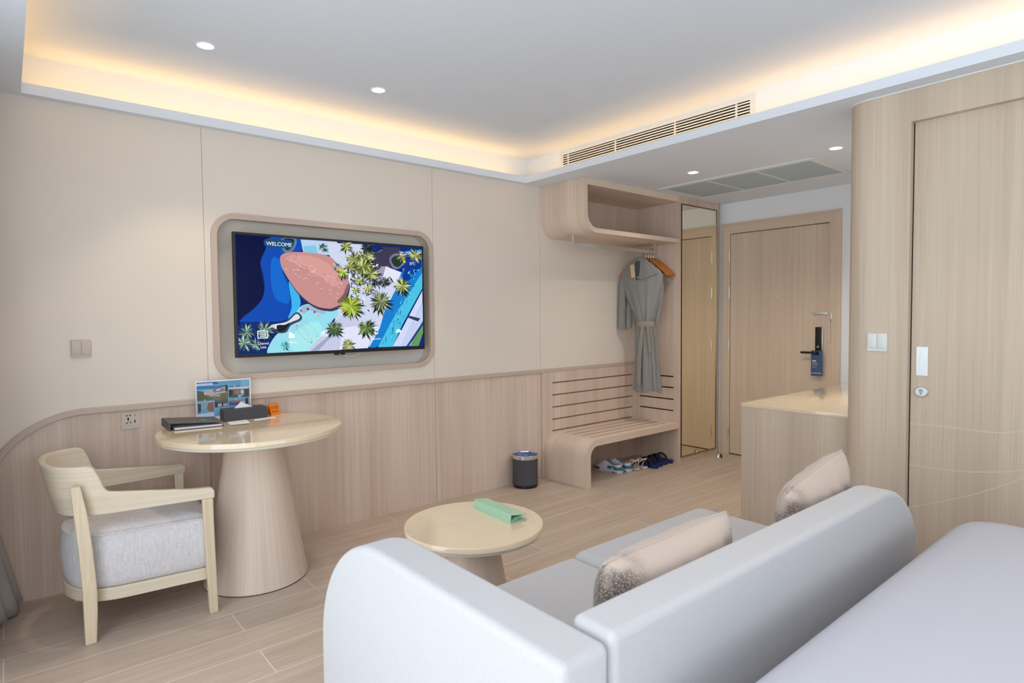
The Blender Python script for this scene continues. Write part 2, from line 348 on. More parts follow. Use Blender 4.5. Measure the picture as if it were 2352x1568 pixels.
def patch_mesh(name, polys, f, w, dw, parent, strength=None, rough=.6):
    """flat coloured artwork: polys [(pts, rgb)], each a hair above the last, colour per face"""
    bm = B(); cl = bm.loops.layers.float_color.new('Col')
    for i, (pts, c) in enumerate(polys):
        vs = [bm.verts.new(f(p[0], p[1], w+dw*i)) for p in pts]
        try: fc = bm.faces.new(vs)
        except ValueError: continue
        for lp in fc.loops: lp[cl] = (*lin(c), 1)
    me = bpy.data.meshes.new(name); bm.to_mesh(me); bm.free()
    m = bpy.data.materials.new(name); m.use_nodes = True; n = m.node_tree.nodes; l = m.node_tree.links; b = n['Principled BSDF']
    a = n.new('ShaderNodeAttribute'); a.attribute_name = 'Col'
    if strength:
        t = n.new('ShaderNodeTexCoord'); q = n.new('ShaderNodeTexNoise'); q.inputs['Scale'].default_value = 320; q.inputs['Detail'].default_value = 3; l.new(t.outputs['Object'], q.inputs[0])
        r = n.new('ShaderNodeMapRange'); r.inputs[1].default_value = .3; r.inputs[2].default_value = .7; r.inputs[3].default_value = .86; r.inputs[4].default_value = 1.14; l.new(q.outputs[0], r.inputs[0])
        mx = n.new('ShaderNodeVectorMath'); mx.operation = 'SCALE'; l.new(a.outputs[0], mx.inputs[0]); l.new(r.outputs[0], mx.inputs['Scale'])
        b.inputs['Base Color'].default_value = (0, 0, 0, 1); b.inputs['Roughness'].default_value = .25; b.inputs['Specular IOR Level'].default_value = .08
        l.new(mx.outputs[0], b.inputs['Emission Color']); b.inputs['Emission Strength'].default_value = strength
    else:
        l.new(a.outputs[0], b.inputs['Base Color']); b.inputs['Roughness'].default_value = rough
    return finish(name, me, m, parent, smooth=0)
def homog(src, dst):
    """projective map from 4 src points to 4 dst points"""
    A = []; 
    for (x, y), (u, v) in zip(src, dst):
        A.append([x, y, 1, 0, 0, 0, -u*x, -u*y, u]); A.append([0, 0, 0, x, y, 1, -v*x, -v*y, v])
    n = 8
    for i in range(n):
        p = max(range(i, n), key=lambda r: abs(A[r][i])); A[i], A[p] = A[p], A[i]
        for r in range(n):
            if r != i:
                k = A[r][i]/A[i][i]; A[r] = [a-k*b for a, b in zip(A[r], A[i])]
    h = [A[i][8]/A[i][i] for i in range(n)]
    return lambda x, y: ((h[0]*x+h[1]*y+h[2])/(h[6]*x+h[7]*y+1), (h[3]*x+h[4]*y+h[5])/(h[6]*x+h[7]*y+1))

# ------------------------------------------------------------------ room dimensions
D = 3.688; XE = 5.318; ZS = 2.397; ZC = 2.63; XW = 3.312; XL = -.30; YF = -2.3; YC = 1.30
# floor
struct('floor', box(XL-.1, XE+.2, YF-.1, D+.25, -.05, 0), FLOOR)
# back (television) wall: cream panels with a rounded niche opening, vertical seams
SEAMS = [.862, 2.358, 3.393]
def niche_outline(g): return rrect(.912-g, 2.335+g, 1.008-g, 1.925+g, .115+g)
bw = thing('wall_back', None, None, (0, D, 0), kind='structure')
xs = [XL-.05]+SEAMS+[XE+.1]
for i in range(4):
    a, b = xs[i]+(.0015 if i else 0), xs[i+1]-.0015
    plate('wall_panel', [(a, 0), (b, 0), (b, ZS+.01), (a, ZS+.01)], [niche_outline(0)] if i == 1 else [], D, D+.018, YP, CREAM, bw, smooth=0)
for x in SEAMS: obj('seam_backing', box(x-.0025, x+.0025, D+.0025, D+.004, 0, ZS), SEAM, bw, smooth=0)
# niche: taupe rounded frame, grey recess sides and back
nt = thing('trim_1', None, None, (1.62, D, 1.46), kind='structure')
plate('niche_frame', niche_outline(.018), [niche_outline(-.014)], D-.010, D+.02, YP, TAUPE, nt, bevel=.003, seg=2)
plate('niche_side', niche_outline(0), [niche_outline(-.006)], D+.02, D+.095, YP, NICHE, nt)
plate('niche_back', niche_outline(0), [], D+.095, D+.105, YP, NICHE, nt, smooth=0)
# wainscot with a quarter-round left top corner and capping rail
R4 = .40; XA = -.10; ZR = .873
wz = thing('trim_2', None, None, (0, D, 0), kind='structure')
SL = []
for z in (.780, .677, .574, .471, .375): SL.append([(3.512, z-.0055), (4.572, z-.0055), (4.572, z+.0055), (3.512, z+.0055)])
W0 = D-.004
plate('wainscot_panel', [(XA, 0), (SEAMS[0]-.0015, 0), (SEAMS[0]-.0015, ZR)]+arc(XA+R4, ZR-R4, R4, PI/2, PI, 24), [], W0, D-.0002, YP, WOODV, wz)
plate('wainscot_panel', [(SEAMS[0]+.0015, 0), (SEAMS[1]-.0015, 0), (SEAMS[1]-.0015, ZR), (SEAMS[0]+.0015, ZR)], [], W0, D-.0002, YP, WOODV, wz)
plate('wainscot_panel', [(SEAMS[1]+.0015, 0), (SEAMS[2]-.0015, 0), (SEAMS[2]-.0015, ZR), (SEAMS[1]+.0015, ZR)], [], W0, D-.0002, YP, WOODV, wz)
tr = thing('trim_3', None, None, (0, D, .88), kind='structure')
path = [(XA-.014, -.0)]+[(XA-.014, .2)]+arc(XA+R4, ZR-R4, R4+.014, PI, PI/2, 28)+[(1.5, ZR+.014), (3.0, ZR+.014), (4.638, ZR+.014)]
obj('chair_rail', ribbon(B(), path, YP, .029, D, D-.020), TAUPE, tr, bevel=.002, seg=1)

# entry wall with door opening, corridor wall, bathroom (wood) wall, left and front walls
plate('wall_entry', [(YC-.1, 0), (D+.05, 0), (D+.05, ZS+.01), (YC-.1, ZS+.01)], [[(2.15, .0), (3.14, .0), (3.14, 2.15), (2.15, 2.15)]], XE, XE+.12, XP, WHITE, smooth=0)['kind'] = 'structure'
struct('wall_corridor', box(3.46, XE+.1, YC-.08, YC, 0, ZS+.01), WHITE, smooth=0)
wr = thing('wall_right', None, None, (XW, .5, 0), kind='structure')
obj('wood_column', prism(B(), [(XW, 1.003), (XW, 1.19)]+arc(XW+.11, 1.19, .11, PI, PI/2, 14)+[(3.47, 1.30), (3.47, 1.20), (XW+.05, 1.20), (XW+.05, 1.003)], ZP, 0, ZS-.004), WOODR, wr)
obj('wood_header', box(XW, XW+.04, -.02, 1.003, 2.243, ZS-.004), WOODR, wr, smooth=0)
obj('wood_column', box(XW, XW+.04, YF, -.02, 0, ZS-.004), WOODR, wr, smooth=0)
obj('wall_core', box(XW+.10, XW+.14, YF, 1.18, 0, ZS+.01), WHITE, wr, smooth=0)
obj('caulk_bead', prism(B(), [(XW-.003, -.9), (XW-.003, 1.19)]+arc(XW+.11, 1.19, .113, PI, PI/2, 14)+[(3.47, 1.30), (3.47, 1.25), (XW+.03, 1.1), (XW+.03, -.9)], ZP, ZS-.004, ZS), WHITE, wr)
# sliding bathroom door in the wood wall
d2 = thing('door_2', None, None, (XW+.04, .5, 0), kind='structure')
obj('door_leaf', box(XW+.04, XW+.08, -.05, .998, .005, 2.30), WOODR, d2, smooth=0)
obj('shadow_gap', box(XW+.041, XW+.05, .9985, 1.004, .0, 2.243), DARK, d2, smooth=0)
def pl3(P, n=8): return [(p.x, p.y) for p in spline([(a, b, 0) for a, b in P], n)]
for P in ([(.998, .803), (.856, .809), (.677, .806), (.57, .830), (.40, .90), (.2, .99)], [(.998, .603), (.87, .603), (.705, .622), (.566, .659), (.35, .75), (.1, .88)], [(.998, .392), (.817, .474), (.703, .535), (.566, .624), (.38, .76), (.1, 1.0)]):
    obj('inlay_line', ribbon(B(), pl3(P), XP, .0042, XW+.041, XW+.0392), INLAY, d2, smooth=0)
pu = plate('pull_plate', rrect(.928, .976, 1.041, 1.178, .002, 2), [rrect(.9375, .9625, 1.066, 1.152, .0124, 8)], XW+.037, XW+.0401, XP, BRUSH, d2, smooth=0)
bm = B(); prism(bm, rrect(.9365, .9635, 1.065, 1.153, .013, 8), XP, XW+.0396, XW+.0402); obj('pull_cup', bm, BRUSH, pu, smooth=0)
lk = obj('lock_rose', prism(B(), [(.952+.0275*math.cos(a*PI/16), .963+.0245*math.sin(a*PI/16)) for a in range(32)], XP, XW+.030, XW+.040), BRUSH, d2, bevel=.003)
bm = B(); cyl(bm, (XW+.025, .953, .970), (XW+.030, .953, .970), .0085); bx(bm, XW+.026, XW+.030, .949, .957, .948, .966); obj('keyhole', bm, mat('keyhole_steel', (150, 152, 156), .3, metal=1), lk)

# entry door
d1 = thing('door_1', None, None, (XE, 2.645, 0), kind='structure')
for nm, P, wm in (('casing', [(2.095, 0), (2.185, 0), (2.185, 2.115), (2.095, 2.205)], WOODD), ('casing', [(3.115, 0), (3.186, 0), (3.186, 2.205), (3.115, 2.115)], WOODD), ('casing', [(2.095, 2.205), (2.185, 2.115), (3.115, 2.115), (3.186, 2.205)], WOODDH)):
    obj(nm, prism(B(), P, XP, XE-.016, XE+.0005), wm, d1, smooth=0)
plate('jamb', [(2.172, 0), (2.192, 0), (2.192, 2.106), (3.098, 2.106), (3.098, 0), (3.118, 0), (3.118, 2.124), (2.172, 2.124)], [], XE-.012, XE+.09, XP, WOODD, d1, smooth=0)
plate('door_rebate', [(2.172, .0), (3.118, .0), (3.118, 2.12), (2.172, 2.12)], [], XE+.05, XE+.06, XP, DARK, d1, smooth=0)
obj('door_leaf', box(XE+.0, XE+.045, 2.1965, 3.0945, .008, 2.1005), WOODD, d1, smooth=0)
for z in (.20, 1.037, 1.554, 1.90):
    bm = B(); cyl(bm, (XE-.008, 3.104, z-.054), (XE-.008, 3.104, z+.054), .008, 14); obj('hinge', bm, BRUSH, d1)
for P in ([(2.574, 2.10), (2.495, 1.897), (2.448, 1.723), (2.408, 1.495), (2.389, 1.268), (2.392, 1.041), (2.412, .85), (2.429, .665), (2.47, .40), (2.53, .01)],
          [(2.196, 1.06), (2.25, .90), (2.322, .803), (2.418, .712), (2.513, .646), (2.75, .50), (2.90, .40), (2.984, .309), (3.032, .227), (3.077, .094), (3.094, .01)]):
    obj('inlay_line', ribbon(B(), pl3(P), XP, .0036, XE+.001, XE-.001), INLAY, d1, smooth=0)
bm = B(); cyl(bm, (XE-.004, 2.64, 1.502), (XE+.001, 2.64, 1.502), .011); obj('peephole', bm, CHROME, d1)
bm = B(); bx(bm, XE-.008, XE, 2.20, 2.325, 1.333, 1.353, bev=.002); cyl(bm, (XE-.014, 2.308, 1.343), (XE, 2.308, 1.343), .010); bl = obj('bolt_rail', bm, BRUSH, d1)
bm = B(); bx(bm, XE-.024, XE-.016, 2.160, 2.181, 1.283, 1.352, bev=.002); obj('chain_plate', bm, CHROME, d1)
bm = B()
for k in range(22):
    z = 1.29-k*.0082; a = k % 2*PI/2; P = [(XE-.022+.0035*math.cos(t)*math.cos(a), 2.173+.0035*math.cos(t)*math.sin(a)*1.0, z+.006*math.sin(t)) for t in [j*PI/5 for j in range(11)]]
    tube(bm, P, .0011, 5, cap=False)
cyl(bm, (XE-.022, 2.173, 1.098), (XE-.022, 2.173, 1.112), .005, 10); obj('door_chain', bm, CHROME, d1)
bm = bx(B(), XE-.018, XE, 2.240, 2.296, .99, 1.228, bev=.003); lkk = obj('lock_case', bm, BLACK, d1)
obj('lock_strip', bx(B(), XE-.020, XE-.0005, 2.234, 2.2415, .99, 1.228, bev=.001), CHROME, lkk)
bm = B(); cyl(bm, (XE-.028, 2.268, 1.060), (XE-.016, 2.268, 1.060), .008); obj('thumb_turn', bm, BRUSH, lkk)
bm = B(); cyl(bm, (XE-.052, 2.272, 1.012), (XE, 2.272, 1.012), .011); bx(bm, XE-.060, XE-.046, 2.262, 2.402, 1.001, 1.019, bev=.003); obj('door_handle', bm, BLACK, d1)
for z in (1.10, 1.045): obj('strike_plate', bx(B(), XE-.003, XE+.002, 2.186, 2.194, z-.02, z+.02), BRUSH, d1)

gm = bpy.data.materials.new('window_glass'); gm.use_nodes = True; gn = gm.node_tree.nodes; gl = gm.node_tree.links
tr_ = gn.new('ShaderNodeBsdfTransparent'); tr_.inputs[0].default_value = (.93, .96, .97, 1); gs = gn.new('ShaderNodeBsdfGlossy'); gs.inputs['Roughness'].default_value = .02
ms = gn.new('ShaderNodeMixShader'); ms.inputs[0].default_value = .06; gl.new(tr_.outputs[0], ms.inputs[1]); gl.new(gs.outputs[0], ms.inputs[2]); gl.new(ms.outputs[0], gn['Material Output'].inputs[0])
GLASS = gm
# window wall on the left (its glazing lies just outside the frame), front wall behind the camera
plate('wall_left', [(YF-.05, 0), (D+.05, 0), (D+.05, ZC+.05), (YF-.05, ZC+.05)], [[(-2.1, .08), (2.5, .08), (2.5, 2.38), (-2.1, 2.38)]], XL-.15, XL, XP, WHITE, smooth=0)['kind'] = 'structure'
plate('wall_front', [(XL-.1, 0), (XE+.1, 0), (XE+.1, ZC+.05), (XL-.1, ZC+.05)], [[(XL+.2, .9), (3.1, .9), (3.1, 2.36), (XL+.2, 2.36)]], YF-.12, YF, YP, CREAM, smooth=0)['kind'] = 'structure'
w2 = thing('added_fill_window', None, None, (1.5, YF-.08, .10), kind='structure')  # added window, out of view, lets in fill daylight from behind the camera
bm = B()
for x0 in (XL+.2, .95, 2.0, 3.05): bx(bm, x0, x0+.05, YF-.10, YF-.04, .90, 2.36)
bx(bm, XL+.2, 3.1, YF-.10, YF-.04, .90, .95); bx(bm, XL+.2, 3.1, YF-.10, YF-.04, 2.31, 2.36)
obj('window_frame', bm, BRUSH, w2, smooth=0)
obj('pane', box(XL+.22, 3.08, YF-.075, YF-.068, .92, 2.34), GLASS, w2, smooth=0)
w1 = thing('window_1', None, None, (XL-.08, .85, .08), kind='structure')
bm = B()
for y0, y1 in ((-2.1, -2.05), (-.5, -.44), (1.1, 1.16), (2.45, 2.50)): bx(bm, XL-.11, XL-.05, y0, y1, .08, 2.38)
bx(bm, XL-.11, XL-.05, -2.1, 2.5, .08, .13); bx(bm, XL-.11, XL-.05, -2.1, 2.5, 2.33, 2.38)
obj('window_frame', bm, BRUSH, w1, smooth=0)
obj('pane', box(XL-.085, XL-.078, -2.05, 2.45, .13, 2.33), GLASS, w1, smooth=0)

# ceiling: raised field, cove recess walls, soffit ring with lip
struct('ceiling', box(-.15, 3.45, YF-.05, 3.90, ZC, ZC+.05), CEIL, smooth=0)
rc = thing('trim_4', None, None, (1.6, 1, ZS), kind='structure')
def ringpoly(o): return [(.09-o, YF+.2-o), (3.203+o, YF+.2-o), (3.203+o, 3.635+o), (.09-o, 3.635+o)]
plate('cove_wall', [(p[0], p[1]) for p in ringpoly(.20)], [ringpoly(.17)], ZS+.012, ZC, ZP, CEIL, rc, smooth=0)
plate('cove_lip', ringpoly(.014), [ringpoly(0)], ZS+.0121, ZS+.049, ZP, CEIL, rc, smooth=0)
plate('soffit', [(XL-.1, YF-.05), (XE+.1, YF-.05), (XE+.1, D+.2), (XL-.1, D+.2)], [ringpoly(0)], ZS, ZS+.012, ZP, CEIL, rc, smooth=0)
struct('ceiling', box(3.42, XE+.12, YF-.05, D+.25, ZS+.2, ZS+.25), WHITE, smooth=0)

# ------------------------------------------------------------------ ceiling fittings
def downlight(x, y, z, label, PW=20, color=DOWN):
    t = thing('downlight', label, 'ceiling light', (x, y, z), group='recessed ceiling spotlights')
    bm = B(); lathe(bm, [(.036, -.0005), (.0365, -.004), (.044, -.004), (.046, -.0005)], (x, y, z), 40, cap=False); obj('trim_ring', bm, WHITE, t)
    bm = B(); lathe(bm, [(0, -.0012), (.0362, -.0022)], (x, y, z), 40, cap=False); obj('lens', bm, LAMP, t)
    lamp('downlight_beam', 'SPOT', (x, y, z-.006), PW, color, spot_size=math.radians(84 if PW < 35 else 135), spot_blend=.45 if PW < 35 else .9, shadow_soft_size=.03)
downlight(.766, 3.146, ZC, 'round recessed downlight in the raised ceiling above the round desk, leftmost one')
downlight(1.663, 3.146, ZC, 'round recessed downlight in the raised ceiling above the television')
downlight(3.946, 2.604, ZS, 'small round downlight in the lowered ceiling beside the white access hatch', 40, (1, .88, .74))
downlight(4.10, 1.66, ZS, 'round downlight in the lowered ceiling half hidden by the wood column', 40, (1, .88, .74))
for x, y, w in ((.766, .55, 'near the window above the foot of the bed'), (1.663, .55, 'over the middle of the foot of the bed'), (2.55, .55, 'over the foot of the bed near the sliding door'), (.766, -1.0, 'near the window above the bed head'), (1.663, -1.0, 'over the middle of the bed head'), (2.55, -1.0, 'over the bed head near the bathroom wall')):
    downlight(x, y, ZC, 'added out-of-view fill downlight '+w, 12)  # six added lamps out of view, there to even out the room light
# long linear air grille in the cove wall
XG = 3.373
g = thing('air_grille', 'long white linear air conditioning grille set in the glowing cove', 'air vent', (XG, 2.55, 2.46))
bm = plate('grille_frame', [(1.815, 2.450), (3.42, 2.450), (3.42, 2.617), (1.815, 2.617)], [[(1.845, 2.462), (3.385, 2.462), (3.385, 2.590), (1.845, 2.590)]], XG-.004, XG+.004, XP, GRILLE, g, smooth=0)
obj('duct_back', box(XG+.0, XG+.0012, 1.845, 3.385, 2.462, 2.590), mat('duct_dark', (30, 36, 70), .8), g, smooth=0)
for k in range(7):
    z = 2.470+k*.0172; bm = B(); prism(bm, [(-.004, 0), (-.003, .0090), (.000, .0090), (-.001, 0)], lambda u, v, w, z=z: (XG-.003+u*1.0, w, z+v), 1.846, 3.384); obj('slat', bm, GRILLE, g, smooth=0)
for y in (1.93, 2.36, 2.86, 3.33): obj('mullion', bx(B(), XG-.0055, XG-.001, y-.006, y+.006, 2.462, 2.588), GRILLE, g, smooth=0)
# return air hatch in the soffit
h = thing('ceiling_hatch', 'white louvred return air hatch with three panels in the lowered ceiling', 'air vent', (4.54, 2.49, ZS))
plate('hatch_frame', [(4.215, 1.86), (4.90, 1.86), (4.90, 3.115), (4.215, 3.115)], [[(4.275, 1.90), (4.835, 1.90), (4.835, 2.285), (4.275, 2.285)], [(4.275, 2.305), (4.835, 2.305), (4.835, 2.68), (4.275, 2.68)], [(4.275, 2.70), (4.835, 2.70), (4.835, 3.085), (4.275, 3.085)]], ZS-.006, ZS+.002, ZP, SOFF, h, smooth=0)
obj('hatch_edge', box(4.211, 4.217, 1.86, 3.115, ZS-.012, ZS), GRILLE, h, smooth=0)
obj('hatch_edge', box(4.829, 4.835, 1.90, 3.085, ZS-.010, ZS), GRILLE, h, smooth=0)
for y0, y1 in ((1.90, 2.285), (2.305, 2.68), (2.70, 3.085)):
    bm = B()
    for k in range(26):
        x = 4.276+k*.0213; bx(bm, x, x+.017, y0, y1, ZS-.004, ZS-.001)
    obj('louvre_panel', bm, mat('louvre_grey', (186, 202, 210), .5) if 'louvre_grey' not in MATS else MATS['louvre_grey'], h, smooth=0)

# ------------------------------------------------------------------ television
YT = 3.660
tv = thing('television', 'flat black framed television showing an aerial view of a resort pool', 'television', (1.62, YT, 1.477))
TX0, TX1, TZ0, TZ1 = 1.005, 2.262, 1.118, 1.838
obj('housing', bx(B(), TX0, TX1, YT, YT+.028, TZ0, TZ1, bev=.003), BLACK, tv, smooth=0)
obj('rear_box', bx(B(), TX0+.25, TX1-.25, YT+.028, YT+.075, TZ0+.1, TZ1-.18), BLACK, tv, smooth=0)
obj('wall_bracket', bx(B(), 1.42, 1.82, YT+.075, D+.096, 1.38, 1.58), BLACK, tv, smooth=0)
bm = B(); bx(bm, 1.60, 1.665, YT-.003, YT+.02, TZ0-.012, TZ0+.004, bev=.002); bz = obj('sensor_bar', bm, BLACK, tv, smooth=0)
text('maker_mark', 'LG', .011, TM((1.622, YT-.0035, TZ0-.009), (1, 0, 0), (0, 0, 1)), mat('mark_grey', (190, 190, 195), .5), tv)
SX0, SX1, SZ0, SZ1 = TX0+.013, TX1-.013, TZ0+.020, TZ1-.014
H = homog([(325, 305), (1818, 408), (1808, 1212), (335, 1270)], [(SX0, SZ1), (SX1, SZ1), (SX1, SZ0), (SX0, SZ0)])
clipx = lambda v: min(max(v, SX0), SX1); clipz = lambda v: min(max(v, SZ0), SZ1)
PO = []
def pp(pts, c): PO.append(([(clipx(a), clipz(b)) for a, b in (H(*p) for p in pts)], c))
def ps(pts, c, n=5): pp([(p.x, p.y) for p in spline([(a, b, 0) for a, b in pts], n, closed=True)], c)
rnd = random.Random(3)
pp([(325, 305), (1818, 408), (1808, 1212), (335, 1270)], (8, 40, 110))
ps([(320, 300), (560, 310), (600, 380), (560, 440), (520, 520), (530, 640), (545, 740), (520, 830), (440, 920), (380, 960), (330, 1000)], (2, 12, 58))
ps([(600, 330), (760, 330), (830, 340), (880, 420), (720, 460), (690, 520), (700, 620), (760, 720), (800, 800), (780, 930), (700, 1000), (560, 1010), (400, 1010), (350, 1000), (470, 900), (540, 800), (545, 650), (520, 540), (560, 430)], (10, 70, 168))
ps([(610, 500), (680, 520), (700, 640), (740, 740), (735, 860), (640, 830), (600, 700)], (14, 98, 196))
ps([(740, 690), (800, 760), (830, 860), (780, 960), (730, 980), (760, 880)], (60, 170, 226))
pp([(840, 345), (1130, 360), (1150, 470), (1050, 470), (860, 450)], (176, 200, 226)); pp([(860, 400), (960, 390), (975, 460), (870, 450)], (120, 190, 220))
ps([(690, 340), (800, 340), (800, 400), (760, 450), (710, 450), (680, 390)], (92, 120, 140)); ps([(705, 345), (785, 345), (780, 395), (745, 430), (715, 420)], (22, 40, 40))
pp([(1050, 370), (1330, 380), (1420, 480), (1500, 560), (1700, 640), (1640, 900), (1480, 1200), (1130, 1240), (900, 1250), (1000, 1150), (1100, 1000), (1120, 900), (1160, 600), (1070, 480)], (196, 204, 226))
pp([(1500, 400), (1640, 405), (1640, 500), (1580, 620), (1470, 640), (1410, 560), (1430, 470)], (58, 54, 78)); pp([(1480, 560), (1540, 560), (1600, 640), (1560, 700), (1440, 640)], (156, 146, 168))
pp([(1520, 560), (1650, 610), (1600, 690), (1490, 660)], (214, 218, 234))
pp([(1690, 430), (1818, 420), (1815, 700), (1700, 860), (1560, 1130), (1420, 1220), (1370, 1220), (1460, 1060), (1500, 930), (1600, 740), (1640, 620), (1700, 520)], (22, 120, 196))
pp([(1815, 610), (1812, 740), (1640, 1040), (1560, 1215), (1440, 1218), (1560, 1000), (1700, 780)], (70, 184, 216))
pp([(1700, 470), (1812, 440), (1812, 560), (1700, 680), (1640, 690)], (10, 52, 140))
pp([(1812, 760), (1810, 860), (1620, 1212), (1560, 1212)], (196, 206, 236)); pp([(1812, 860), (1810, 1000), (1700, 1208), (1620, 1212)], (186, 196, 230)); pp([(1812, 1000), (1810, 1100), (1770, 1209), (1700, 1211)], (96, 144, 92))
pp([(1812, 1010), (1812, 1040), (1690, 1210), (1670, 1211)], (40, 60, 120)); pp([(1690, 960), (1790, 985), (1770, 1010), (1680, 975)], (50, 56, 96))
ps([(1550, 500), (1590, 455), (1650, 460), (1680, 500), (1640, 570), (1580, 575)], (104, 112, 140)); ps([(1565, 505), (1600, 475), (1645, 480), (1660, 510), (1630, 560), (1590, 555)], (36, 52, 40))
ps([(780, 960), (840, 880), (960, 870), (1100, 910), (1130, 960), (1080, 1000), (1040, 1090), (940, 1230), (700, 1262), (560, 1262), (620, 1130), (720, 1050)], (142, 210, 226))
ps([(860, 1040), (960, 1010), (1000, 1100), (900, 1230), (760, 1240), (740, 1140)], (158, 222, 226))
ps([(840, 885), (930, 880), (1020, 920), (1010, 950), (900, 920), (850, 950)], (150, 176, 196))
pp([(1040, 1080), (1180, 930), (1260, 960), (1330, 1060), (1386, 1150), (1360, 1225), (870, 1250)], (188, 192, 218)); pp([(900, 1248), (1040, 1130), (1060, 1140), (960, 1248)], (150, 158, 188)); pp([(1160, 1060), (1300, 1040), (1380, 1150), (1360, 1222), (1130, 1236)], (214, 216, 234))
ps([(560, 1040), (700, 1010), (790, 935), (835, 960), (830, 1000), (750, 1040), (700, 1100), (560, 1085)], (58, 66, 88)); ps([(600, 1035), (720, 1010), (790, 950), (820, 965), (810, 990), (740, 1020), (690, 1070), (600, 1060)], (206, 212, 222)); ps([(640, 1040), (700, 1035), (740, 1020), (700, 1080), (650, 1090)], (24, 30, 40))
# thatched dome
dome = [(680, 480), (740, 450), (860, 448), (1000, 462), (1080, 490), (1130, 540), (1190, 620), (1218, 700), (1200, 790), (1160, 860), (1100, 895), (1050, 905), (960, 888), (880, 840), (800, 760), (740, 670), (700, 600), (678, 540)]
ps([(p[0]+8, p[1]+22) for p in dome], (60, 56, 84)); ps(dome, (190, 136, 134), 4)
ps([(720, 500), (800, 470), (960, 490), (1080, 560), (1150, 680), (1100, 720), (980, 640), (820, 560)], (204, 150, 144)); ps([(1200, 720), (1216, 710), (1196, 800), (1160, 858), (1120, 850), (1170, 790)], (128, 86, 90))
for k in range(60):
    t = rnd.random(); a = rnd.uniform(-70, 70); x = 720+t*420+a*.5; y = 500+t*260-a*.9
    pp([(x, y), (x+20, y+10), (x+18, y+15), (x-2, y+5)], rnd.choice([(214, 166, 158), (222, 178, 170), (176, 120, 120)]))
def palm(cx, cy, r, n, cols, dark=True):
    if dark:
        for k in range(n//2):
            a = rnd.uniform(0, 2*PI); L = r*rnd.uniform(.6, 1.15); w = r*.10
            q = (cx+L*math.cos(a)+r*.15, cy+L*math.sin(a)+r*.2); pp([(cx, cy), (cx+L*.5*math.cos(a+.2), cy+L*.5*math.sin(a+.2)+r*.1), q, (cx+L*.5*math.cos(a-.2), cy+L*.5*math.sin(a-.2)+r*.1)], rnd.choice([(18, 26, 36), (34, 44, 60), (24, 34, 30)]))
    for k in range(n):
        a = 2*PI*k/n+rnd.uniform(-.25, .25); L = r*rnd.uniform(.6, 1.05); s = rnd.uniform(.07, .14); c = rnd.choice(cols)
        pp([(cx, cy), (cx+L*.55*math.cos(a+s), cy+L*.55*math.sin(a+s)), (cx+L*math.cos(a), cy+L*math.sin(a)), (cx+L*.55*math.cos(a-s), cy+L*.55*math.sin(a-s))], c)
for k in range(170):
    cx = rnd.gauss(1330, 95); cy = rnd.gauss(600, 130); a = rnd.uniform(0, PI); L = rnd.uniform(14, 46); w = rnd.uniform(3, 9)
    if cx > 1190+max(0, cy-700)*.2: pp([(cx-L*math.cos(a), cy-L*math.sin(a)), (cx+w*math.sin(a), cy-w*math.cos(a)), (cx+L*math.cos(a), cy+L*math.sin(a)), (cx-w*math.sin(a), cy+w*math.cos(a))], rnd.choice([(60, 66, 84), (110, 116, 140), (30, 36, 44), (76, 88, 66), (232, 236, 246), (140, 146, 170)]))
for k in range(90):
    u = rnd.random(); cx = 1500+u*250+rnd.uniform(-30, 60); cy = 1180-u*650+rnd.uniform(-40, 60); a = rnd.uniform(-1.3, -.5); L = rnd.uniform(10, 34)
    pp([(cx, cy), (cx+L*math.cos(a), cy+L*math.sin(a)), (cx+L*math.cos(a)+4, cy+L*math.sin(a)+5), (cx+4, cy+5)], rnd.choice([(60, 160, 214), (16, 96, 176), (110, 206, 226), (30, 130, 200)]))
G1 = [(150, 164, 84), (190, 196, 120), (96, 112, 52), (206, 204, 150), (60, 74, 40)]; G2 = [(120, 168, 60), (168, 196, 70), (196, 186, 70), (70, 96, 30), (214, 216, 130)]; G3 = [(92, 128, 128), (150, 186, 170), (52, 82, 84), (30, 52, 56), (180, 204, 190)]
for x, y, r, n, c in ((1120, 560, 40, 18, G3), (1170, 610, 60, 28, G2), (1260, 500, 75, 34, G1), (1370, 480, 85, 40, G1), (1330, 560, 90, 40, G1), (1230, 560, 60, 26, G1), (1400, 620, 80, 34, G1), (1300, 680, 45, 22, G2), (1370, 740, 55, 24, G1), (1270, 760, 40, 20, G2), (1500, 690, 55, 24, [(40, 44, 48), (70, 72, 80), (110, 112, 120)]), (1430, 690, 45, 20, [(30, 34, 36), (70, 74, 74)]), (1200, 400, 60, 26, G1), (1020, 410, 45, 20, G3), (1370, 410, 60, 28, [(36, 44, 44), (70, 82, 70), (20, 24, 30)]),
                      (1650, 720, 80, 36, G1), (1470, 850, 100, 44, [(96, 110, 84), (140, 150, 104), (50, 60, 48), (180, 186, 140)]), (1225, 880, 105, 60, G2), (1350, 1060, 85, 36, [(90, 116, 70), (140, 160, 90), (50, 62, 44)]), (1200, 1200, 60, 28, G1), (1090, 1070, 75, 50, [(96, 120, 80), (60, 84, 56), (130, 150, 110), (40, 54, 40)]), (400, 1090, 75, 34, G3), (540, 1080, 85, 38, G3), (380, 1180, 80, 34, G3), (470, 1190, 60, 26, G3), (1760, 470, 70, 30, G1), (1650, 480, 50, 20, G1), (700, 1200, 45, 18, [(70, 150, 160), (100, 190, 196)])):
    palm(x, y, r, int(n*1.7), c)
for x, y, c in ((884, 908, (96, 30, 60)), (830, 922, (150, 80, 150)), (937, 932, (180, 40, 120)), (972, 966, (200, 180, 120))):
    pp([(x+10*math.cos(a*PI/6), y+10*math.sin(a*PI/6)) for a in range(12)], c)
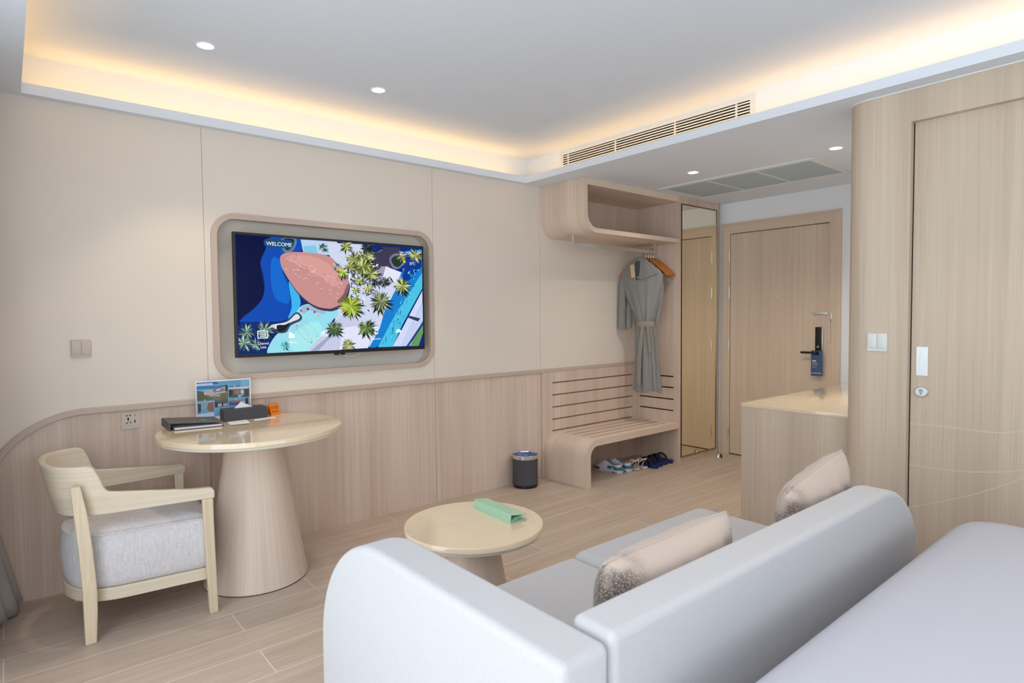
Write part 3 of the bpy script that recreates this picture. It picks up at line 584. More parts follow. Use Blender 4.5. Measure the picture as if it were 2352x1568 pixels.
def loop(cx, cy, rx, ry, rot, c):
    for k in range(20):
        P = []
        for j, q in ((k, 1), (k+1, 1), (k+1, .93), (k, .93)):
            a = j*2*PI/20; x = rx*q*math.cos(a); y = ry*q*math.sin(a); P.append((cx+x*math.cos(rot)-y*math.sin(rot), cy+x*math.sin(rot)+y*math.cos(rot)))
        pp(P, c)
loop(850, 1110, 95, 22, .85, (190, 80, 150)); loop(875, 1085, 95, 24, .8, (214, 206, 120)); loop(890, 1065, 95, 26, .75, (110, 190, 226))
# caption pills and icons
pp([(578+34*math.cos(a), 375+34*math.sin(a)) for a in [PI/2+i*PI/8 for i in range(9)]]+[(748+34*math.cos(a), 386+34*math.sin(a)) for a in [-PI/2+i*PI/8 for i in range(9)]], (24, 72, 118))
scr = patch_mesh('screen_picture', PO, YP, YT-.0006, -2e-6, tv, strength=1.0)
NP = len(PO)*2e-6+.0006; YS = YT-NP-.0004
def stext(s, px, py, size, al='CENTER', sx=.9):
    x, z = H(px, py); text('screen_caption', s, size, TM((x, YS, z), (1, 0, 0), (0, 0, 1)), TXTW, scr, ext=0, align=al, sx=sx)
stext('WELCOME', 667, 400, .031, sx=1.0); stext('33°C', 1732, 548, .026, sx=.85); stext('Friday 3/14/2025', 1630, 448, .0155, 'LEFT'); stext('02:20 PM', 1632, 468, .0155, 'LEFT')
stext('Channel', 528, 1192, .021); stext('Lists', 528, 1222, .021); stext('Property', 752, 1182, .018); stext('Application', 1425, 1156, .017)
def icon(polys, cx, cy, s, m=TXTW):
    x, z = H(cx, cy); bm = B()
    for P in polys:
        bm.faces.new([bm.verts.new((x+u*s, YS, z+v*s)) for u, v in P])
    obj('screen_icon', bm, m, scr, smooth=0)
R_ = lambda a, b, c, d: [(a, c), (b, c), (b, d), (a, d)]
icon([R_(-1, 1, -.75, -.6), R_(-1, 1, .6, .75), R_(-1, -.85, -.75, .75), R_(.85, 1, -.75, .75), R_(-.6, .3, .25, .38), R_(-.6, .3, -.07, .06), R_(-.6, .3, -.40, -.27), R_(.5, .65, .2, .35), R_(.5, .65, -.1, .05), [(-.1, .75), (.0, .75), (-.4, 1.15), (-.5, 1.1)], [(.0, .75), (.1, .75), (.5, 1.1), (.4, 1.15)]], 525, 1112, .030)
icon([R_(-.6, .1, -.7, .5), R_(.15, .7, -.7, .1), R_(-.75, .85, -.8, -.7)], 750, 1112, .026)
icon([[(-.9, -.2), (-.3, .4), (.2, .5), (.3, .3), (-.1, .2), (.2, -.1), (.0, -.3)], [(.4, .3), (.6, .5), (.8, .3), (.6, .1)], R_(-1, 1, -.55, -.45), R_(-1, 1, -.8, -.7)], 1010, 1100, .026)
icon([R_(-.5, .5, -1, -.8), R_(-.5, .5, .8, 1), R_(-.5, -.4, -1, 1), R_(.4, .5, -1, 1), R_(-.25, .0, .1, .35), R_(.1, .3, .1, .35), R_(-.25, .0, -.25, -.0)], 1428, 1082, .024)
icon([R_(-.9, .9, -.5, -.1), R_(-.9, -.7, -.7, .1), R_(.7, .9, -.7, .1), [(-.7, .0), (.7, .0), (.5, .45), (-.5, .45)]], 1606, 1085, .022)
YEL = emis('screen_sun', (226, 190, 60), 1.0); CLD = emis('screen_cloud', (70, 130, 220), 1.0)
icon([[(.5*math.cos(a*PI/8), .5*math.sin(a*PI/8)) for a in range(16)]]+[[(.65*math.cos(a*PI/4-.1), .65*math.sin(a*PI/4-.1)), (.95*math.cos(a*PI/4), .95*math.sin(a*PI/4)), (.65*math.cos(a*PI/4+.1), .65*math.sin(a*PI/4+.1))] for a in range(8)], 1668, 520, .020, YEL)
icon([[(.8*math.cos(a*PI/8), .5*math.sin(a*PI/8)) for a in range(16)]], 1655, 544, .014, CLD)
bm = B(); tube(bm, spline([(1.655, 3.70, 1.118), (1.68, 3.70, 1.097), (1.73, 3.70, 1.092), (1.78, 3.70, 1.105), (1.79, 3.70, 1.13)], 6), .0025, 8)
tag(obj('cable', bm, WHITE), 'thin white cable loop hanging just below the television', 'cable')

# ------------------------------------------------------------------ switches and socket
def switch(f, m, label, M):
    t = thing('light_switch', label, 'light switch', M)
    return t
t = thing('light_switch', 'taupe two gang light switch on the cream wall left of the television', 'light switch', (.284, D, 1.2))
u0, u1, v0, v1 = .243, .327, 1.156, 1.245
plate('switch_plate', rrect(u0, u1, v0, v1, .006, 4), [], D-.007, D, YP, PLASTT, t, bevel=.0015, seg=1)
obj('rocker', bx(B(), u0+.003, (u0+u1)/2-.0008, D-.011, D-.006, v0+.014, v1-.003, bev=.0012), PLASTT, t); obj('rocker', bx(B(), (u0+u1)/2+.0008, u1-.003, D-.011, D-.006, v0+.014, v1-.003, bev=.0012), PLASTT, t)
t = thing('light_switch', 'white two gang light switch on the pale wood column', 'light switch', (XW, 1.133, 1.2))
u0, u1, v0, v1 = 1.089, 1.178, 1.153, 1.240
plate('switch_plate', rrect(u0, u1, v0, v1, .006, 4), [], XW-.007, XW, XP, PLASTW, t, bevel=.0015, seg=1)
obj('rocker', bx(B(), XW-.011, XW-.006, u0+.003, (u0+u1)/2-.0008, v0+.014, v1-.003, bev=.0012), PLASTW, t); obj('rocker', bx(B(), XW-.011, XW-.006, (u0+u1)/2+.0008, u1-.003, v0+.014, v1-.003, bev=.0012), PLASTW, t)
t = thing('wall_socket', 'taupe universal wall socket with USB slots on the wood wainscot beside the desk', 'socket', (.486, D-.004, .82))
u0, u1, v0, v1 = .442, .529, .775, .862
plate('socket_plate', rrect(u0, u1, v0, v1, .003, 3), [], D-.012, D-.004, YP, PLASTT, t, bevel=.0015, seg=1)
obj('socket_face', bx(B(), u0+.016, u1-.016, D-.0135, D-.0119, v0+.018, v1-.016), PLASTT, t, smooth=0)
bm = B(); yy = D-.0139
def tri(P): prism(bm, P, YP, yy, yy+.0005)
for cx, cz, s in ((.464, .844, 1), (.482, .845, -1), (.464, .806, 1), (.484, .808, -1)): tri([(cx-.005*s, cz), (cx+.005*s, cz+.005), (cx+.005*s, cz-.004)])
bx(bm, .4695, .4745, yy, yy+.0005, .816, .834); tri([(.472+.0045*math.cos(a*PI/6), .829+.0045*math.sin(a*PI/6)) for a in range(12)])
bx(bm, .5005, .5035, yy, yy+.0005, .840, .848); bx(bm, .4985, .5045, yy, yy+.0005, .806, .820); obj('socket_holes', bm, BLACK, t, smooth=0)
text('usb_mark', 'USB', .006, TM((.497, yy, .800), (1, 0, 0), (0, 0, 1)), SEAM, t)

# ------------------------------------------------------------------ entry joinery
YB = 3.194
# hanging open shelf box with rounded lower left corner
sb = thing('shelf_cabinet', 'open wood shelf box with rounded corner hung under the ceiling', 'cabinet', (3.404, YB, 1.985))
def shelf_out(g):
    r = .145-g; x0 = 3.404+g; z0 = 1.985+g
    return arc(x0+r, z0+r, r, PI, 1.5*PI, 12)
TOPZ = ZS-.001
prof = [(3.404, TOPZ)]+shelf_out(0)+[(4.630, 1.985), (4.630, 2.020)]+shelf_out(.036)[::-1]+[(3.440, 2.345), (4.630, 2.345), (4.630, TOPZ)]
obj('shelf_shell', prism(B(), prof, YP, YB, D-.001), WOODB, sb, smooth=25)
obj('back_panel', box(3.46, 4.629, D-.012, D-.002, 2.04, 2.36), WOODV, sb, smooth=0)
# mirror tower with slotted side panel
mt = thing('mirror_cabinet', 'tall wood cabinet with full length bronze tinted mirror door', 'mirror cabinet', (4.94, 3.44, 0))
sl = [[(3.255, z-.006), (3.64, z-.006), (3.64, z+.006), (3.255, z+.006)] for z in (.783, .682, .575, .472)]
plate('side_panel', [(YB, 0), (D-.004, 0), (D-.004, TOPZ), (YB, TOPZ)], sl, 4.632, 4.655, XP, WOODV, mt, smooth=0)
obj('slot_backing', box(4.6551, 4.660, 3.23, 3.66, .44, .82), DARK, mt, smooth=0)
obj('side_panel', box(5.243, 5.262, YB, D-.002, 0, TOPZ), WOODV, mt, smooth=0)
obj('top_rail', box(4.656, 5.243, YB+.0, YB+.03, 2.338, TOPZ), WOODV, mt, smooth=0)
obj('plinth', box(4.656, 5.243, YB+.012, YB+.03, 0, .045), WOODV, mt, smooth=0)
obj('carcass', box(4.661, 5.242, YB+.03, D-.003, .045, 2.338), WOODV, mt, smooth=0)
mf = plate('mirror_frame', [(4.662, .050), (5.238, .050), (5.238, 2.334), (4.662, 2.334)], [[(4.669, .056), (5.231, .056), (5.231, 2.327), (4.669, 2.327)]], YB-.004, YB+.020, YP, GOLD, mt, smooth=0)
obj('mirror', box(4.668, 5.232, YB+.002, YB+.008, .055, 2.328), MIRROR, mt, smooth=0)
# slatted bench with curved leg
bn = thing('bench', 'low wood bench with slatted seat, slatted back and rounded left leg', 'bench', (3.98, 3.44, 0))
r = .135; t_ = .054; zt = .368
prof = [(3.413, 0)]+arc(3.413+r, zt-r, r, PI, PI/2, 12)+[(4.630, zt), (4.630, .319)]+arc(3.413+r, zt-r, r-t_+.003, PI/2, PI, 12)+[(3.467, 0)]
# seat boards between slots: same profile at several depths, slots are strips on the flat part, coloured as shade
ys = [YB, 3.285, 3.380, 3.475, 3.570, D-.004]
for i in range(5):
    a = ys[i]; b = ys[i+1]
    pr = prof
    obj('seat_board', prism(B(), prof, YP, a, b-.0001 if i < 4 else b), WOODB, bn, smooth=25)
bm = B()
for y in ys[1:-1]: bx(bm, 3.56, 4.58, y-.0045, y+.0045, zt-.0005, zt+.0006)
obj('seat_slot_shade', bm, mat('slot_shadow', (120, 96, 78), .8), bn, smooth=0)
plate('backrest_panel', [(SEAMS[2]+.0015, 0), (4.631, 0), (4.631, ZR), (SEAMS[2]+.0015, ZR)], SL, W0-.012, W0+.0035, YP, WOODV, bn, smooth=0)
obj('slot_backing', box(3.45, 4.62, D-.0012, D-.0004, .34, .82), mat('slot_dark', (150, 122, 102), .5), bn, smooth=0)
# clothes rail
rl = thing('clothes_rail', 'flat chrome clothes rail hung under the shelf box', 'rail', (4.06, 3.44, 1.93))
obj('rail_bar', bx(B(), 3.525, 4.612, 3.432, 3.448, 1.905, 1.935, bev=.002), CHROME, rl, smooth=0)
for x in (3.53, 4.603):
    bm = B(); cyl(bm, (x, 3.44, 1.93), (x, 3.44, 1.985), .004, 10); cyl(bm, (x, 3.44, 1.979), (x, 3.44, 1.985), .014, 16); obj('rail_bracket', bm, CHROME, rl)

# hangers
def hanger_meshes(t, x):
    P = [(0, -.218, -.150), (0, -.19, -.118), (0, -.12, -.062), (0, -.05, -.008), (0, 0, .012), (0, .05, -.008), (0, .12, -.062), (0, .19, -.118), (0, .218, -.150)]
    bm = B(); tube(bm, [Vector((x, 3.44, 1.845))+p for p in spline(P, 5)], .0135, 10, flat=(1.1, .62)); obj('hanger_body', bm, HANG, t)
    bm = B(); cyl(bm, (x, 3.44-.195, 1.726), (x, 3.44+.195, 1.726), .005, 8); obj('trouser_bar', bm, HANG, t)
    bm = B(); hk = [(0, 0, .012), (0, 0, .055), (0, .012, .066), (0, .019, .085), (0, .012, .102), (0, 0, .109), (0, -.013, .102), (0, -.019, .088)]
    tube(bm, [Vector((x, 3.44, 1.842))+Vector(p) for p in spline(hk, 4)], .0022, 8); obj('hook', bm, CHROME, t)
labels = ['orange wood coat hanger inside the grey robe', 'orange wood coat hanger just behind the grey robe', 'orange wood coat hanger second behind the robe', 'orange wood coat hanger third behind the robe', 'orange wood coat hanger nearest the cabinet side panel']
hx = [4.385, 4.475, 4.510, 4.545, 4.585]
for i, x in enumerate(hx):
    if i == 0:
        h0 = thing('coat_hanger', labels[0], 'hanger', (x, 3.44, 1.845), group='wooden hangers on the rail'); hanger_meshes(h0, x)
    else: 
        hh = dup(h0, (x, 3.44, 1.845), .05, labels[i])

# robe
rb = thing('bathrobe', 'grey belted bathrobe hanging from the rail with a tan paper tag', 'robe', (4.385, 3.40, 1.24))
def lerp_tab(T, z):
    for a, b in zip(T, T[1:]):
        if a[0] >= z >= b[0]:
            k = (a[0]-z)/(a[0]-b[0]); k2 = k*k*(3-2*k); return [p+(q-p)*k2 for p, q in zip(a[1:], b[1:])]
    return list(T[-1][1:])
# z, left y, right y, half depth, fold amplitude
TB = [(1.862, 3.475, 3.405, .018, .000), (1.825, 3.53, 3.35, .026, .001), (1.78, 3.585, 3.290, .032, .002), (1.73, 3.635, 3.225, .036, .003), (1.69, 3.665, 3.195, .040, .004), (1.62, 3.645, 3.205, .042, .005), (1.52, 3.59, 3.230, .044, .006), (1.42, 3.535, 3.255, .046, .008), (1.34, 3.485, 3.278, .044, .009), (1.275, 3.455, 3.295, .040, .008)]
TS = [(1.275, 3.455, 3.295, .040, .008), (1.20, 3.465, 3.275, .042, .011), (1.05, 3.475, 3.255, .044, .012), (.85, 3.482, 3.235, .048, .013), (.66, 3.495, 3.215, .052, .014)]
def shell(T, n=72, rows=40, seed=1, hem=False):
    bm = B(); rg = []; z1, z0 = T[0][0], T[-1][0]; rr = random.Random(seed); ph = [rr.uniform(0, 6.28) for _ in range(4)]
    for i in range(rows+1):
        z = z1+(z0-z1)*i/rows; yl, yr, hd, am = lerp_tab(T, z); c = (yl+yr)/2; hw = (yl-yr)/2; ring = []
        for k in range(n):
            a = 2*PI*k/n; ca, sa = math.cos(a), math.sin(a); ex = math.copysign(abs(ca)**.8, ca); ey = math.copysign(abs(sa)**.9, sa)
            f = am*(math.sin(9*a+ph[0]+z*1.5)*.6+math.sin(15*a+ph[1]-z*2.2)*.5+math.sin(23*a+ph[2])*.25)
            zz = z+(hem and i == rows)*.012*math.sin(3*a+1)
            ring.append(bm.verts.new((4.385-ey*(hd+f), c+ex*(hw+f*.6), zz)))
        rg.append(ring)
    for a, b in zip(rg, rg[1:]):
        for k in range(n): bm.faces.new((a[k], a[(k+1) % n], b[(k+1) % n], b[k]))
    if not hem: bm.faces.new(rg[0])
    return bm
obj('robe_top', shell(TB, seed=2), ROBE, rb, smooth=80)
obj('robe_skirt', shell(TS, seed=5, hem=True), ROBE, rb, smooth=80)
def sleeve(P, R, fl):
    bm = B(); tube(bm, spline(P, 6), [(R[0]+(R[1]-R[0])*i/((len(P)-1)*6))*min(1, .35+i*.14) for i in range((len(P)-1)*6+1)], 24, cap=True, flat=fl)
    for v in bm.verts: v.co.x += .004*math.sin(v.co.z*60+v.co.y*90); v.co.y += .003*math.sin(v.co.z*45+v.co.x*120)
    return bm
obj('sleeve', sleeve([(4.385, 3.625, 1.715), (4.385, 3.630, 1.60), (4.38, 3.638, 1.42), (4.375, 3.640, 1.215)], (.042, .036), (1, 1)), ROBE, rb, smooth=80)
obj('sleeve', sleeve([(4.41, 3.235, 1.70), (4.43, 3.245, 1.58), (4.44, 3.272, 1.42), (4.445, 3.305, 1.25)], (.026, .026), (1, 1)), ROBE, rb, smooth=80)
obj('cuff', sleeve([(4.40, 3.560, 1.50), (4.40, 3.572, 1.38), (4.40, 3.575, 1.225)], (.030, .026), (1, 1)), ROBE, rb, smooth=80)
XF = 4.385
def band(P, w, m, name, t=.004, off=0):
    """cloth strip on the front of the robe; P = (depth, y, z) path"""
    bm = B(); pts = spline(P, 6); L = []
    for i, p in enumerate(pts):
        d = (pts[min(i+1, len(pts)-1)]-pts[max(i-1, 0)]).normalized(); s = d.cross(Vector((1, 0, 0))).normalized()*w/2
        L.append([bm.verts.new(p+s+Vector((0, 0, 0))), bm.verts.new(p-s), bm.verts.new(p-s+Vector((t, 0, 0))), bm.verts.new(p+s+Vector((t, 0, 0)))])
    for a, b in zip(L, L[1:]):
        for k in range(4): bm.faces.new((a[k], a[(k+1) % 4], b[(k+1) % 4], b[k]))
    bm.faces.new(L[0]); bm.faces.new(L[-1]); return obj(name, bm, m, blt if name == 'belt_tail' else rb, smooth=40)
NECK = mat('robe_inside', (84, 86, 86), .95)
band([(XF-.034, 3.44, 1.825), (XF-.036, 3.435, 1.75), (XF-.043, 3.42, 1.66)], .055, NECK, 'neck_opening')
band([(XF-.030, 3.485, 1.83), (XF-.042, 3.478, 1.70), (XF-.052, 3.455, 1.55), (XF-.056, 3.41, 1.40), (XF-.052, 3.385, 1.28)], .040, ROBE, 'lapel', t=.006)
band([(XF-.030, 3.395, 1.835), (XF-.040, 3.39, 1.74), (XF-.048, 3.40, 1.665)], .040, ROBE, 'lapel', t=.006)
band([(XF-.048, 3.435, 1.68), (XF-.050, 3.37, 1.672), (XF-.048, 3.28, 1.70), (XF-.036, 3.22, 1.715)], .018, ROBE, 'chest_fold', t=.006)
bm = B(); pts = [(XF-.046*math.sin(a), 3.375+.092*math.cos(a), 1.262) for a in [i*2*PI/32 for i in range(32)]]
rings = []
for (x, y, z) in pts+[pts[0]]:
    k = 1+.03*math.sin(y*160); rings.append([bm.verts.new((x*1, y, 1.238)), bm.verts.new((x-.004*(1 if x < XF else -1)*k, y, 1.262)), bm.verts.new((x, y, 1.288))])
for a, b in zip(rings, rings[1:]): bm.faces.new((a[0], a[1], b[1], b[0])); bm.faces.new((a[1], a[2], b[2], b[1]))
for v in bm.verts:
    v.co.x = XF+(v.co.x-XF)*1.28
blt = obj('belt', bm, BELT, rb, smooth=60)
band([(XF-.062, 3.355, 1.26), (XF-.062, 3.375, 1.15), (XF-.062, 3.395, .95), (XF-.066, 3.40, .72)], .038, BELT, 'belt_tail', t=.004)
band([(XF-.060, 3.31, 1.26), (XF-.060, 3.30, 1.18), (XF-.052, 3.285, 1.02)], .030, BELT, 'belt_tail', t=.004)
bm = B(); bx(bm, XF-.085, XF-.082, -.021, .021, -.058, .058, bev=.001); bmesh.ops.rotate(bm, verts=bm.verts, cent=(XF, 0, 0), matrix=Matrix.Rotation(-.14, 3, 'X')); bmesh.ops.translate(bm, verts=bm.verts, vec=(0, 3.455, 1.735)); tg = obj('paper_tag', bm, KRAFT, rb, smooth=0)
bm = B(); tube(bm, spline([(XF-.083, 3.452, 1.785), (XF-.06, 3.445, 1.81), (XF-.02, 3.44, 1.835)], 5), .0009, 6); obj('tag_string', bm, FOLDM, tg)

# ------------------------------------------------------------------ footwear (local: heel at origin, toe to +y)
def sole_outline(L, w, pinch=.8):
    P = [(0, 0), (w*.30, .012), (w*.40, L*.16), (w*.36*pinch*1.1, L*.40), (w*.46, L*.66), (w*.44, L*.84), (w*.22, L*.975), (0, L), (-w*.25, L*.96), (-w*.44, L*.82), (-w*.47, L*.66), (-w*.38*pinch, L*.40), (-w*.40, L*.16), (-w*.30, .012)]
    return [(p.x, p.y) for p in spline([(a, b, 0) for a, b in P], 4, closed=True)]
def ring_loft(bm, rings, closed_top=False):
    n = len(rings[0]); R = [[bm.verts.new(p) for p in r] for r in rings]
    for a, b in zip(R, R[1:]):
        for k in range(n): bm.faces.new((a[k], a[(k+1) % n], b[(k+1) % n], b[k]))
    bm.faces.new(R[0][::-1])
    if closed_top: bm.faces.new(R[-1])
    return R
def make_clog(label):
    t = thing('slip_on_shoe', label, 'shoe', group='pair of white clog shoes'); o = sole_outline(.285, .105)
    bm = B(); ring_loft(bm, [[(x*.9, .006+y*.96, .0) for x, y in o], [(x, y, .012) for x, y in o], [(x*1.0, y, .028+.012*max(0, 1-y/.06)) for x, y in o], [(x*.92, .01+y*.93, .030) for x, y in o]], True); obj('sole', bm, SHOEW, t, local=True, smooth=60)
    def up(y):  # collar height along the shoe
        return lerp_tab2([(0, .078), (.03, .074), (.08, .062), (.12, .078), (.155, .100), (.19, .082), (.235, .058), (.285, .036)], y)
    bm = B(); rings = []
    for k, (h, s) in enumerate(((0, .97), (.35, 1.0), (.7, .93), (.92, .76), (1.0, .60))):
        rings.append([(x*s, .012+(y-.0)*(.955 if k < 3 else .94), .028+(up(y)-.028)*h) for x, y in o])
    R = ring_loft(bm, rings)
    # toe cover closing over front half
    top = R[-1]; n = len(top)
    fr = [v for v in top if v.co.y > .150]
    bm.faces.new(sorted(fr, key=lambda v: math.atan2(v.co.y-.21, v.co.x)))
    nf = len(bm.faces)
    for s in (-1, 1):
        for (y, z) in ((.175, .060), (.19, .055), (.205, .050), (.185, .070), (.2, .064), (.06, .066), (.08, .058), (.10, .056), (.05, .058)):
            w = .043*(1 if y > .12 else .95)-.12*max(0, z-.055); cyl(bm, (s*(w-.004), y, z), (s*(w+.004), y, z), .0026, 8)
    bm.faces.ensure_lookup_table()
    for f_ in bm.faces[nf:]: f_.material_index = 1
    up_ = obj('upper', bm, SHOEW, t, local=True, smooth=70); up_.data.materials.append(SHOEG)
    bm = B(); ring_loft(bm, [[(x*1.05, y*1.0-.004, z) for x, y in o if y < .15] for z in (.030, .056)]); bmesh.ops.delete(bm, geom=[f for f in bm.faces if abs(f.normal.z) > .9 and len(f.verts) > 4], context='FACES')
    obj('heel_band', bm, SHOEB, t, local=True, smooth=60)
    bm = B(); ring_loft(bm, [[(x*1.02, y*1.0+.002, z) for x, y in o if y > .19] for z in (.014, .036)]); bmesh.ops.delete(bm, geom=[f for f in bm.faces if abs(f.normal.z) > .9 and len(f.verts) > 4], context='FACES')
    obj('toe_guard', bm, SHOEG, t, local=True, smooth=60)
    bm = B(); bx(bm, -.0405, .0405, .030, .080, .002, .013, bev=.003); obj('heel_insert', bm, MATS['keyhole_steel'], t, local=True, smooth=0)
    return t
def lerp_tab2(T, x):
    for a, b in zip(T, T[1:]):
        if a[0] <= x <= b[0]: return a[1]+(b[1]-a[1])*(x-a[0])/(b[0]-a[0])
    return T[-1][1] if x > T[-1][0] else T[0][1]
def make_flip(label):
    t = thing('flip_flop', label, 'flip flop', group='navy flip flops under the bench'); o = sole_outline(.27, .088, .9)
    bm = B(); ring_loft(bm, [[(x, y, 0) for x, y in o], [(x, y, .012) for x, y in o], [(x, y, .024+.006*max(0, 1-y/.08)) for x, y in o]], True); obj('sole', bm, NAVYS, t, local=True, smooth=40)
    for s in (-1, 1):
        bm = B(); tube(bm, spline([(0, .205, .022), (s*.012, .190, .045), (s*.028, .150, .068), (s*.037, .110, .052), (s*.037, .085, .018)], 6), .013, 10, flat=(1.0, .35)); obj('strap', bm, NAVY, t, local=True)
    return t
def make_sandal(label):
    t = thing('sandal', label, 'sandal', group='pair of cream sandals'); o = sole_outline(.24, .085)
    bm = B(); ring_loft(bm, [[(x, y, 0) for x, y in o], [(x, y, .004) for x, y in o]], True); obj('outsole', bm, NAVY, t, local=True, smooth=40)
    bm = B(); ring_loft(bm, [[(x*.98, y, .004) for x, y in o], [(x*.98, y, .014+.004*max(0, 1-y/.06)) for x, y in o]], True); obj('footbed', bm, SANDAL, t, local=True, smooth=40)
    bm = B(); tube(bm, spline([(-.036, .14, .012), (-.030, .13, .045), (0, .12, .056), (.030, .13, .045), (.036, .14, .012)], 6), .007, 8, flat=(1, .4)); tube(bm, spline([(0, .205, .014), (.004, .17, .040), (0, .12, .056)], 6), .005, 8); obj('strap', bm, SANDAL, t, local=True)
    bm = B(); tube(bm, spline([(-.032, .075, .012), (-.040, .06, .055), (-.028, .025, .085), (0, .01, .090), (.028, .025, .085), (.040, .06, .055), (.032, .075, .012)], 6), .006, 8, flat=(1, .5)); tube(bm, spline([(-.040, .06, .058), (-.02, .085, .076), (.02, .085, .076), (.040, .06, .058)], 5), .005, 8); obj('ankle_strap', bm, SANDAL, t, local=True)
    bm = B(); bx(bm, .036, .044, .05, .064, .052, .066, bev=.001); obj('buckle', bm, GOLD, t, local=True); return t
c = make_clog('white clog shoe with teal heel band, outermost under the bench'); c.location = (3.972, 3.30, 0); c.rotation_euler = (0, 0, .10)
dup(c, (4.078, 3.285, 0), .08, 'white clog shoe with teal heel band, beside the cream sandals')
s_ = make_sandal('cream strappy sandal next to the white clog'); s_.location = (4.166, 3.272, 0); s_.rotation_euler = (0, 0, .10)
dup(s_, (4.252, 3.258, 0), .06, 'cream strappy sandal next to the navy flip flops')
fl = make_flip('navy flip flop beside the cream sandal, first of four'); fl.location = (4.340, 3.205, 0); fl.rotation_euler = (0, 0, .10)
for x, y, r, lb in ((4.424, 3.222, .08, 'navy flip flop second from the cream sandals'), (4.508, 3.235, .05, 'navy flip flop third from the cream sandals'), (4.586, 3.232, .00, 'navy flip flop against the cabinet side panel')):
    q = dup(fl, (x, y, 0), r, lb)

# ------------------------------------------------------------------ waste bin
wb = thing('waste_bin', 'round charcoal waste bin with steel rim against the wainscot', 'bin', (3.118, 3.575, 0)); c = (3.118, 3.575, 0)
obj('bin_base', lathe(B(), [(0, 0), (.097, 0), (.099, .012), (.098, .020), (0, .020)], c, 48, cap=False), mat('bin_base_navy', (16, 20, 34), .3), wb)
obj('bin_body', lathe(B(), [(.0, .021), (.0985, .021), (.1015, .028), (.1015, .036), (.0995, .040), (.0995, .228), (.0955, .228), (.0955, .03), (0, .03)], c, 56, cap=False), GREYC, wb, smooth=40)
obj('rim_band', lathe(B(), [(.1005, .226), (.1010, .252), (.0975, .256), (.0955, .252), (.0965, .226)], c, 56, cap=False), CHROME, wb, smooth=40)
bm = B(); lathe(bm, [(.0955, .250), (.094, .22), (.092, .16), (.088, .05), (0, .045)], c, 72, cap=False)
for v in bm.verts:
    if v.co.z > .1:
        a = math.atan2(v.co.y-c[1], v.co.x-c[0]); k = 1-.03*abs(math.sin(a*9)); v.co.x = c[0]+(v.co.x-c[0])*k; v.co.y = c[1]+(v.co.y-c[1])*k
obj('bin_liner', bm, LINER, wb, smooth=40)
# door stopper
ds = thing('door_stopper', 'small chrome and black floor door stopper by the entry door', 'door stop', (5.10, 3.08, 0))
bm = B(); lathe(bm, [(.024, 0), (.024, .006), (.017, .022), (.010, .032), (0, .034)], (5.10, 3.08, 0), 24); obj('stopper_body', bm, CHROME, ds)
bm = B(); prism(bm, [(.020*math.cos(a*PI/10), .004+.028*math.sin(a*PI/10)) for a in range(11)], lambda u, v, w: (5.112+u*.7+w, 3.068+u*.7-w, v), -.002, .008); obj('rubber_pad', bm, BLACK, ds)

# ------------------------------------------------------------------ minibar counter
CX, CY0, CY1, CZ = 3.433, YC+.002, 1.925, .80
cb = thing('minibar_cabinet', 'pale wood minibar cabinet in the entry corridor', 'cabinet', (4.3, 1.6, 0))
obj('end_panel', box(CX+.002, CX+.022, CY0+.001, CY1-.003, 0, CZ-.022), WOODR, cb, smooth=0)
obj('carcass', box(CX+.023, XE-.03, CY0+.02, CY1-.012, .0, CZ-.022), WOODR, cb, smooth=0)
for k in range(3):
    x0 = CX+.03+k*.61; dd = obj('cabinet_door', bx(B(), x0, x0+.602, CY1-.012, CY1+.0, .08, CZ-.03, bev=.001), WOODR, cb, smooth=0)
tag(obj('worktop', bx(B(), CX, XE-.018, CY0, CY1, CZ-.0215, CZ, bev=.0015), STONE), 'glossy cream stone worktop on the minibar cabinet', 'worktop')

# ------------------------------------------------------------------ tables
def table(name, label, cx, cy, z, R, foot, headr, skew=(0, 0)):
    t = thing(name, label, 'table', (cx, cy, 0))
    obj('tabletop', lathe(B(), [(0, z-.026), (R-.003, z-.026), (R, z-.022), (R, z-.003), (R-.002, z), (0, z)], (cx, cy, 0), 128, cap=False), STONE, t, smooth=35)
    obj('underlay', lathe(B(), [(0, z-.043), (R-.03, z-.043), (R-.008, z-.036), (R-.003, z-.0262), (0, z-.0262)], (cx, cy, 0), 128, cap=False), UNDERT, t, smooth=35)
    prof = []
    for i in range(21):
        k = i/20; prof.append((foot+(headr-foot)*(k**.9), .008+(z-.052)*k))
    prof = [(foot-.012, .0), (foot-.004, .002)]+prof
    bm = B(); lathe(bm, prof, (cx+skew[0], cy+skew[1], 0), 96); obj('pedestal', bm, WOODT, t, smooth=35)
    obj('foot_ring', lathe(B(), [(foot-.008, 0), (foot-.003, .0), (foot-.003, .004)], (cx+skew[0], cy+skew[1], 0), 64, cap=False), DARK, t); return t
WOODT = wood_round('veneer_pedestal', (212, 190, 174), (232, 215, 201))
ZT = .785
table('round_desk', 'large round table with cream stone top and conical wood base', .962, 3.234, ZT, .438, .252, .132, (.004, .012))
ZK = .45
table('coffee_table', 'low round coffee table with cream stone top in front of the sofa', 1.530, 2.095, ZK, .300, .175, .098)

